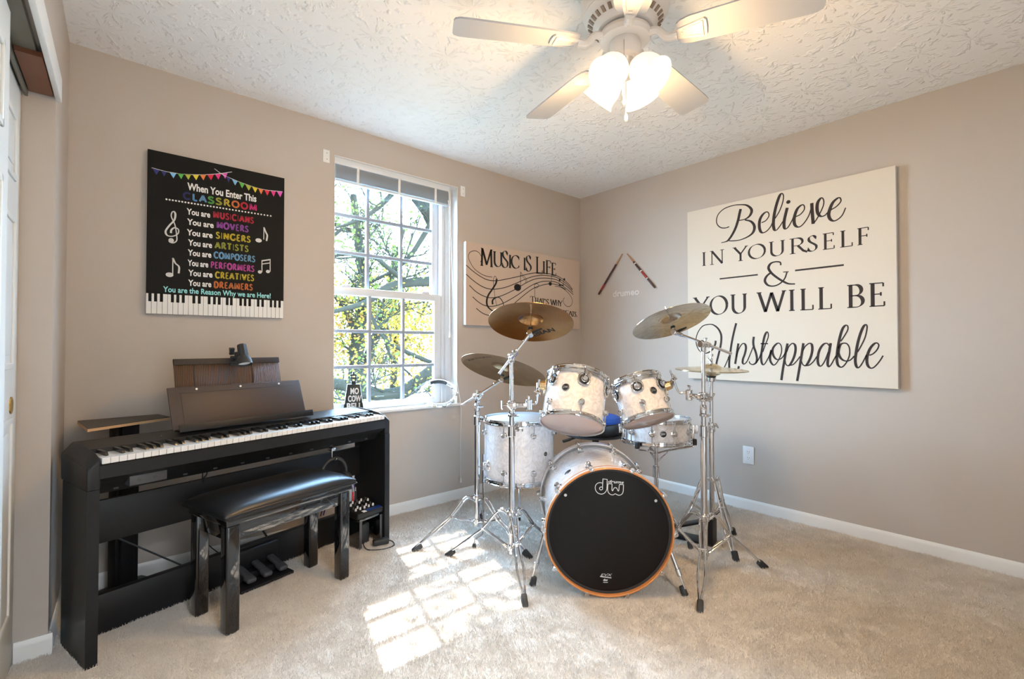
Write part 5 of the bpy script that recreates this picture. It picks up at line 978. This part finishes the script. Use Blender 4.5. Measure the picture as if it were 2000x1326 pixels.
# bench
BA = R(16.5); BO = V((-2.705, -.578, 0)); BMx = Matrix.Translation(BO) @ Matrix.Rotation(BA, 4, 'Z')
t = thing('piano_bench', BO, 'glossy black piano bench with padded seat in front of the piano', 'bench')
for sx in (-1, 1):
    for sy in (-1, 1):
        mb = MB(BMx); mb.box((sx * .256, sy * .118, .206), (.052, .052, .412), None, .009, 3); obj('leg', mb, 'gloss_black', t)
mb = MB(BMx)
for sy in (-1, 1): mb.bb(-.236, .236, sy * .118 - .016, sy * .118 + .016, .352, .438, .002)
for sx in (-1, 1): mb.bb(sx * .256 - .016, sx * .256 + .016, -.1, .1, .352, .438, .002)
obj('apron', mb, 'gloss_black', t)
mb = MB(BMx); mb.box((0, 0, .427), (.575, .300, .030), None, .004); obj('seat_board', mb, 'gloss_black', t)
bmx = MB(BMx); nx, ny = 26, 16; hx_, hy_ = .300, .165
g = []
for i in range(nx + 1):
    for j in range(ny + 1):
        u = -1 + 2 * i / nx; v = -1 + 2 * j / ny; u = math.sin(u * math.pi / 2); v = math.sin(v * math.pi / 2)
        e = max(abs(u) ** 6 + abs(v) ** 6, 1e-9) ** (1 / 6.0); z = .462 + .040 * (max(0, 1 - abs(u) ** 5) * max(0, 1 - abs(v) ** 3.2)) ** .55
        g.append((u * hx_, v * hy_, z))
fs = [(i * (ny + 1) + j, (i + 1) * (ny + 1) + j, (i + 1) * (ny + 1) + j + 1, i * (ny + 1) + j + 1) for i in range(nx) for j in range(ny)]
bmx.add(g, fs); bmx.box((0, 0, .452), (2 * hx_ + .004, 2 * hy_ + .004, .022), None, .009, 3)
cu = obj('seat_cushion', bmx, 'vinyl_black', t, 50)
mb = MB(BMx); pp = []
for x, y in ((-1, -1), (1, -1), (1, 1), (-1, 1)): pp.append(((hx_ + .001) * x, (hy_ + .001) * y, .446))
mb.tube(pp, .0042, 8, closed=True); obj('welt', mb, 'vinyl_black', cu)

# little stand, mixer, plugs, adapter at the piano's right end
SMx = PM @ Matrix.Translation((1.222, .088, 0)); t = thing('mixer_stand', SMx @ V((0, 0, 0)), 'small black open-front stand under the mixer at the right end of the piano', 'stand')
mb = MB(SMx); mb.bb(-.078, .078, -.07, .07, .148, .164, .002); obj('shelf', mb, 'gloss_black', t)
for s in (-1, 1): mb = MB(SMx); mb.bb(s * .078 - (.016 if s > 0 else 0), s * .078 + (.016 if s < 0 else 0), -.07, .07, 0, .148, .002); obj('side_panel', mb, 'gloss_black', t)
for x in (-.07, .07): mb = MB(SMx); mb.bb(x - .008, x + .008, -.0715, -.070, 0, .15, .0005); obj('edge_strip', mb, 'grey_plastic', t)
MX = SMx @ Matrix.Translation((-.012, -.005, .164)) @ Matrix.Rotation(R(6), 4, 'X'); t = thing('audio_mixer', MX @ V((0, 0, 0)), 'compact black mixer with white knobs and a blue strip on the little stand', 'mixer')
mb = MB(MX); mb.bb(-.088, .088, -.075, .075, .008, .042, .008, 3); mb.bb(-.085, .085, .02, .078, .036, .056, .006); bx_ = obj('case', mb, 'black', t)
for r_ in range(4):
    for c in range(5):
        x, y = -.065 + c * .029, -.028 + r_ * .022; mb = MB(MX); zt = .042 if y < .01 else .056; mb.cyl((x, y, zt), (x, y, zt + .014), .0058, .0045, 10, .001); obj('knob', mb, 'white_plastic' if (r_ + c) % 2 == 0 or r_ == 0 else 'grey_plastic', t)
mb = MB(MX); mb.bb(-.02, .08, -.070, -.046, .0415, .0432, .0004); obj('blue_strip', mb, 'lcd_blue', t)
mb = MB(MX); mb.bb(-.045, -.022, -.070, -.048, .0415, .0432, .0004); obj('paper_label', mb, 'ink_white', t)
def cable(name, pts, r, m, lab, grp=None, n=6): mb = MB(); mb.tube(pts, r, 8, n=n); return tag(obj(name, mb, m), lab, 'cable', grp)
for i, (dx, lab) in enumerate(((-.018, 'purple cable curving up from the mixer, left one with the red plug'), (.0, 'purple cable arching from the mixer, right one with the black plug'))):
    a = MX @ V((dx, .058, .058)); b_ = a + V((0, 0, .055)); c = b_ + V((-.012, .02, .055)); d_ = c + V((-.05, .03, .005)); e_ = d_ + V((-.05, .03, -.06)); f_ = e_ + V((-.02, .05, -.14))
    cb = cable('patch_cable', [b_ - V((0, 0, .01)), c, d_, e_, f_], .0032, 'cable_purple', lab, 'patch cables')
    mb = MB(); mb.cyl(a - V((0, 0, .004)), b_, .0062, .0056, 12, .001); obj('jack_plug', mb, 'plug_red' if i == 0 else 'rubber', cb)
    mb = MB(); mb.cyl(b_, b_ + V((0, 0, .022)), .0035, seg=10); obj('metal_collar', mb, 'steel', cb)
a = SMx @ V((.01, -.02, 0)); t = thing('power_adapter', a, 'black power adapter with a looped cord on the carpet under the mixer stand', 'power adapter')
mb = MB(SMx); mb.box((.0, .0, .055), (.055, .05, .11), Matrix.Rotation(R(8), 3, 'Z'), .006); obj('brick', mb, 'rubber', t)
mb = MB(SMx); mb.box((.03, -.115, .022), (.085, .042, .032), Matrix.Rotation(R(-25), 3, 'Z'), .009, 3); obj('plug', mb, 'rubber', t)
mb = MB(SMx); mb.tube([(.07, -.13, .020), (.085, -.150, .010), (.06, -.185, .006), (.0, -.175, .005), (-.05, -.125, .005), (-.055, -.085, .012), (-.03, -.03, .05), (.0, -.012, .09)], .0032, 8, n=6); obj('cord', mb, 'rubber', t)
# headphones on a hook under the case
hk = PM @ V((1.03, .10, .56)); t = thing('headphone_hook', hk, 'small chrome hook clamped under the piano', 'hook')
mb = MB(PM); mb.bb(1.018, 1.042, .085, .125, .545, .560, .002); mb.tube([(1.03, .10, .546), (1.03, .10, .512), (1.03, .09, .500), (1.03, .07, .500), (1.03, .062, .512)], .004, 8, n=3); obj('hook', mb, 'chrome', t)
hp = PM @ V((1.03, .082, .40)); t = thing('headphones', hp, 'black headphones hanging under the right half of the piano', 'headphones')
mb = MB(PM); mb.tube([(1.03 + .075 * math.cos(R(a)), .082, .428 + .078 * math.sin(R(a))) for a in range(-12, 193, 12)], .0085, 8, n=2); obj('headband', mb, 'rubber', t)
for s in (-1, 1): mb = MB(PM); M = frame((1.03 + s * .078, .082, .385), (s, 0, .1)); mb.lathe([(0, -.028), (.030, -.028), (.040, -.02), (.040, -.004), (.034, .004), (.03, .016), (0, .018)], M, 24); obj('ear_cup', mb, 'rubber', t)
# cables behind the piano
def pmx(*p): return PM @ V(p)
cable('power_cable', [pmx(.10, .255, .40), pmx(.16, .262, .34), pmx(.30, .275, .22), pmx(.44, .28, .10), pmx(.52, .29, .02), pmx(.62, .30, .012)], .0038, 'rubber', 'thick black cable slanting down behind the left half of the piano')
cable('power_cable', [pmx(.475, .262, .55), pmx(.472, .27, .35), pmx(.50, .29, .27), pmx(.50, .30, .21), pmx(.56, .31, .13), pmx(.62, .31, .08), pmx(.60, .33, .012)], .0022, 'rubber', 'thin black cable hanging in a zigzag behind the piano left of the bench')
cable('power_cable', [pmx(.66, .262, .30), pmx(.74, .268, .20), pmx(.80, .275, .10), pmx(.86, .30, .012)], .0046, 'rubber', 'black cable running down behind the pedals, seen under the bench')
cable('pedal_cable', [pmx(.45, .16, .557), pmx(.452, .18, .53), pmx(.455, .212, .505), pmx(.46, .24, .40)], .003, 'rubber', 'short black cable dropping from the piano case behind the back panel')

# sill objects
SZ = .690
cb = V((-2.098, .035, SZ)); t = thing('cowbell', cb, 'black cowbell with white words standing on the window sill', 'cowbell')
cM = Matrix.Translation(cb) @ Matrix.Rotation(R(-22), 4, 'Z')
mb = MB(cM); w0, d0, w1, d1, hh = .061, .030, .038, .020, .172
vs = [(-w0, -d0, 0), (w0, -d0, 0), (w0, d0, 0), (-w0, d0, 0), (-w1, -d1, hh), (w1, -d1, hh), (w1, d1, hh), (-w1, d1, hh)]
mb.add(vs, [(0, 1, 5, 4), (1, 2, 6, 5), (2, 3, 7, 6), (3, 0, 4, 7), (4, 5, 6, 7), (3, 2, 1, 0)]); bmesh.ops.bevel(mb.bm, geom=list(mb.bm.edges), offset=.004, segments=2, profile=.5, affect='EDGES'); obj('bell', mb, 'cowbell', t)
mb = MB(cM); mb.bb(-.014, .014, -.008, .008, hh, hh + .020, .003); mb.bb(-.016, -.007, -.006, .006, hh + .018, hh + .055, .002); mb.bb(.007, .016, -.006, .006, hh + .018, hh + .055, .002); mb.bb(-.022, .018, -.008, .008, hh + .050, hh + .062, .003); mb.cyl((0, 0, hh + .06), (0, 0, hh + .075), .007, seg=12); mb.cyl((-.02, 0, hh + .036), (.02, 0, hh + .036), .005, seg=10); obj('clamp', mb, 'cowbell', t)
mb = MB(cM); sl = V((0, (d0 - d1), hh)).normalized()
for s, z, w in (('MO', .112, .050), ('COW', .066, .078), ('BELL', .020, .092)):
    y = -d0 + (d0 - d1) * z / hh - .0010; L0 = len(mb.bm.verts); text(mb, s, (-w * .5 + .006, y, z), (1, 0, 0), sl, w, .036, .035)
obj('white_words', mb, 'ink_white', t, 0)
tc_ = V((-1.508, -.012, .771)); tn = V((-.33, -.58, .75)).normalized(); tM = frame(tc_, tn, (1, -.3, 0)); t = thing('tambourine', (tc_.x, tc_.y, SZ), 'round chrome tambourine with black grip leaning on the window sill', 'tambourine'); TR = .116
mb = MB(tM); mb.lathe([(TR - .004, -.018), (TR + .004, -.018), (TR + .004, -.011), (TR - .004, -.011)], None, 64, True); mb.lathe([(TR - .004, .011), (TR + .004, .011), (TR + .004, .018), (TR - .004, .018)], None, 64, True); fr_ = obj('frame', mb, 'tamb', t)
mb = MB(tM)
for k in range(24): a = 15 * k; mb.cyl(pol(a, TR, -.014), pol(a, TR, .014), .003, seg=8)
obj('posts', mb, 'tamb', fr_)
upa = math.degrees(math.atan2(tM.to_3x3().col[1].z, tM.to_3x3().col[0].z)); upa = math.degrees(math.atan2(V((tM[0][1], tM[1][1], tM[2][1])).z, V((tM[0][0], tM[1][0], tM[2][0])).z))
mb = MB(tM); mb.tube([pol(upa + a, TR + .002, 0) for a in range(-30, 31, 6)], .017, 12); obj('grip', mb, 'rubber', t)
for k in range(8):
    a = upa + 62 + k * 34
    for z in (-.004, .004): mb = MB(tM); mb.lathe([(0, z), (.008, z + .001), (.016, z - .0006), (.0165, z)], Matrix.Translation(pol(a, TR, 0)) , 16); obj('jingle', mb, 'jingle', t)

# ------------------------------------------------------------------ outdoors beyond the window
mb = MB(); mb.bb(-40, 40, .6, 70, -3.4, -3.2); o = struct('ground_outside', mb, 'grass')
random.seed(21)
def limb(mb, pts, r0, r1, seg=10): mb.tube(pts, [r0 + (r1 - r0) * i / 5 for i in range(6)], seg, n=5)
def clear_of_sun(p, m=.75):                                # the sun really does reach the window between the crowns
    q = p - V((-1.79, .1, 1.45)); return q.cross(SUN).length > m
def twigs(mb, p, d, L, r, depth, tips):
    if not clear_of_sun(V(p), .75 + L * .6): return
    d = V(d).normalized(); n = 4; pts = [V(p)]
    for i in range(n): d = (d + V((random.uniform(-.35, .35), random.uniform(-.35, .35), random.uniform(-.2, .35)))).normalized(); pts.append(pts[-1] + d * (L / n))
    mb.tube(pts, [r, r * .5], 5)
    tips.append(pts[-1])
    if depth > 0:
        for i in range(1, n + 1):
            for _ in range(2 if i > 1 else 1): twigs(mb, pts[i], d + V((random.uniform(-1, 1), random.uniform(-.8, .8), random.uniform(-.6, .8))), L * random.uniform(.45, .75), r * .5, depth - 1, tips); tips.append(pts[i])
def leaves(mb, pts, n, size, spread):
    for _ in range(n):
        p = random.choice(pts) + V((random.gauss(0, spread), random.gauss(0, spread), random.gauss(0, spread))); s = size * random.uniform(.6, 1.3)
        
        if not clear_of_sun(p, .72): continue
        x = V((random.gauss(0, 1), random.gauss(0, 1), random.gauss(0, .7))).normalized(); y = x.orthogonal(); y.rotate(Matrix.Rotation(random.uniform(0, 6.28), 3, x)); x = x * s; y = y * (s * .55)
        mb.add([p - x, p - x * .3 + y, p + x * .4 + y * .8, p + x, p + x * .4 - y * .8, p - x * .3 - y], [(0, 1, 2, 3, 4, 5)])
def tree(label, Y, limbs, twn, L, leafset, seed, tw_depth=2, jit=.8, shade=False):
    random.seed(seed); paths = []
    for pts, r0, r1 in limbs: paths.append(([V(onY(x, y, Y + dy)) for x, y, dy in pts], r0, r1))
    base = paths[0][0][0]; t = thing('tree', (base.x, base.y, -3.2), label, 'tree', 'trees outside the window')
    mb = MB(); limb(mb, [V((base.x, base.y, -3.2)), base.lerp(V((base.x, base.y, -3.2)), .4)] + paths[0][0], paths[0][1] * 1.1, paths[0][2])
    for P, r0, r1 in paths[1:]: limb(mb, P, r0, r1)
    obj('trunk_and_limbs', mb, 'bark', t, 50); tips = []; mb = MB()
    for P, r0, r1 in paths:
        for _ in range(twn):
            i = random.randrange(len(P) - 1); p = P[i].lerp(P[i + 1], random.random()); twigs(mb, p, (random.uniform(-1, 1), random.uniform(-jit, jit), random.uniform(-.5, 1)), L * random.uniform(.5, 1.1), .020, tw_depth, tips)
    obj('twigs', mb, 'bark', t, 50)
    for m, n, s, sp, lo, hi in leafset:
        mb = MB(); pts = [p for p in tips if lo <= p.z <= hi] or tips; leaves(mb, pts, n, s, sp)
        if shade:                                            # a few crown leaves between the sun and the window
            for fx, fy, k, sp2 in ((871, 1168, 16, .13), (915, 1245, 14, .12), (868, 1092, 8, .08), (965, 1200, 8, .10)):
                c = onZ(fx, fy) + SUN * 9.5
                for _ in range(k):
                    p = c + V((random.gauss(0, sp2), random.gauss(0, sp2), random.gauss(0, sp2))); x = V((random.gauss(0, 1), random.gauss(0, 1), 0)).normalized() * .055; y = x.cross(SUN) * .6; mb.add([p - x, p + y, p + x, p - y], [(0, 1, 2, 3)])
            shade = False
        obj('foliage', mb, m, t, 0)
tree('big grey-barked tree nearest the window with a thick limb at the lower edge', 5.2,
     [([(925, 900, 0), (905, 740, 0), (895, 650, 0), (893, 560, 0), (884, 480, 0), (850, 425, 0), (812, 370, 0), (780, 290, 0)], .27, .15), ([(880, 690, 0), (832, 735, 0), (780, 768, 0), (720, 768, 0), (660, 750, 0), (560, 750, 0)], .16, .08), ([(890, 530, 0), (845, 548, 0), (800, 552, 0), (755, 562, 0), (715, 590, .2), (640, 612, .2)], .12, .035),
      ([(845, 430, 0), (826, 462, .1), (802, 498, .2), (770, 528, .3), (720, 552, .4)], .06, .03), ([(790, 550, 0), (760, 525, -.2), (735, 505, -.3), (700, 495, -.2), (650, 500, 0)], .05, .02), ([(800, 340, 0), (745, 400, .4), (700, 430, .4), (655, 445, .5)], .06, .02), ([(860, 715, 0), (800, 690, .4), (750, 660, .5), (720, 600, .7), (700, 500, .8)], .05, .025)],
     4, 1.0, [('leaf_green', 900, .032, .14, -5, 9), ('leaf_yellow', 600, .030, .16, -5, 2.4)], 5, shade=True)
tree('multi-stemmed brown tree farther off behind the big one', 9,
     [([(690, 1000, 0), (692, 800, 0), (700, 650, 0), (712, 560, 0), (700, 470, 0), (690, 380, 0)], .26, .08), ([(694, 760, 0), (740, 640, .3), (765, 540, .4), (790, 440, .5)], .15, .05), ([(700, 660, 0), (670, 600, 0), (640, 560, 0)], .10, .04), ([(740, 640, .3), (780, 600, .2), (830, 590, 0)], .07, .03), ([(712, 560, 0), (740, 590, 0), (760, 690, -.2), (800, 730, -.2)], .07, .03)],
     6, 1.6, [('leaf_yellow', 2600, .050, .35, -5, 2.6), ('leaf_green', 900, .050, .3, -5, 9), ('leaf_orange', 700, .048, .35, -5, 2.0)], 8)
tree('yellow-leaved tree at the back of the garden', 16,
     [([(770, 900, 0), (768, 760, 0), (774, 640, 0), (766, 560, 0), (770, 480, 0)], .22, .07), ([(772, 700, 0), (820, 620, 0), (850, 560, 0)], .10, .04), ([(770, 660, 0), (720, 590, 0), (680, 540, 0)], .10, .04), ([(770, 720, 0), (700, 690, 0), (640, 660, 0)], .09, .04)],
     7, 2.4, [('leaf_yellow', 4200, .075, .7, -5, 2.4), ('leaf_orange', 1200, .07, .7, -5, 2.2)], 11, 2)
tree('leafy green tree on the left with its crown high', 7.5, [([(560, 900, 0), (575, 700, 0), (590, 520, 0), (610, 430, 0), (640, 370, 0)], .2, .06), ([(590, 520, 0), (640, 470, 0), (690, 430, .2)], .07, .03), ([(610, 430, 0), (660, 440, .2), (720, 470, .4)], .06, .02)], 4, 1.0, [('leaf_green', 2200, .036, .2, -5, 12)], 14)

# ------------------------------------------------------------------ carpet pile
mb = MB(); nx = 4
mb.add([(XL - .10, YF, .0006), (-.012, YF, .0006), (-.012, -.012, .0006), (XL - .10, -.012, .0006)], [(0, 1, 2, 3)])
cp = tag(obj('carpet_pile', mb, 'fibre', None, 0), 'cream shag carpet pile covering the whole floor', 'carpet', None, 'stuff')
cp.data.materials.append(M_['fibre'])
pm = cp.modifiers.new('pile', 'PARTICLE_SYSTEM'); ps = cp.particle_systems[0].settings
ps.type = 'HAIR'; ps.count = 75000; ps.hair_length = .007; ps.hair_step = 2; ps.emit_from = 'FACE'; ps.use_emit_random = True; ps.distribution = 'RAND'
ps.use_advanced_hair = True; ps.normal_factor = .0017; ps.factor_random = .0014; ps.brownian_factor = 0
ps.child_type = 'SIMPLE'; ps.rendered_child_count = 10; ps.child_percent = 2; ps.child_radius = .035; ps.child_roundness = 0; ps.clump_factor = 0; ps.roughness_1 = .001; ps.roughness_2 = .003
ps.root_radius = 1.0; ps.tip_radius = .7; ps.radius_scale = .0012; ps.render_step = 2; ps.display_step = 2
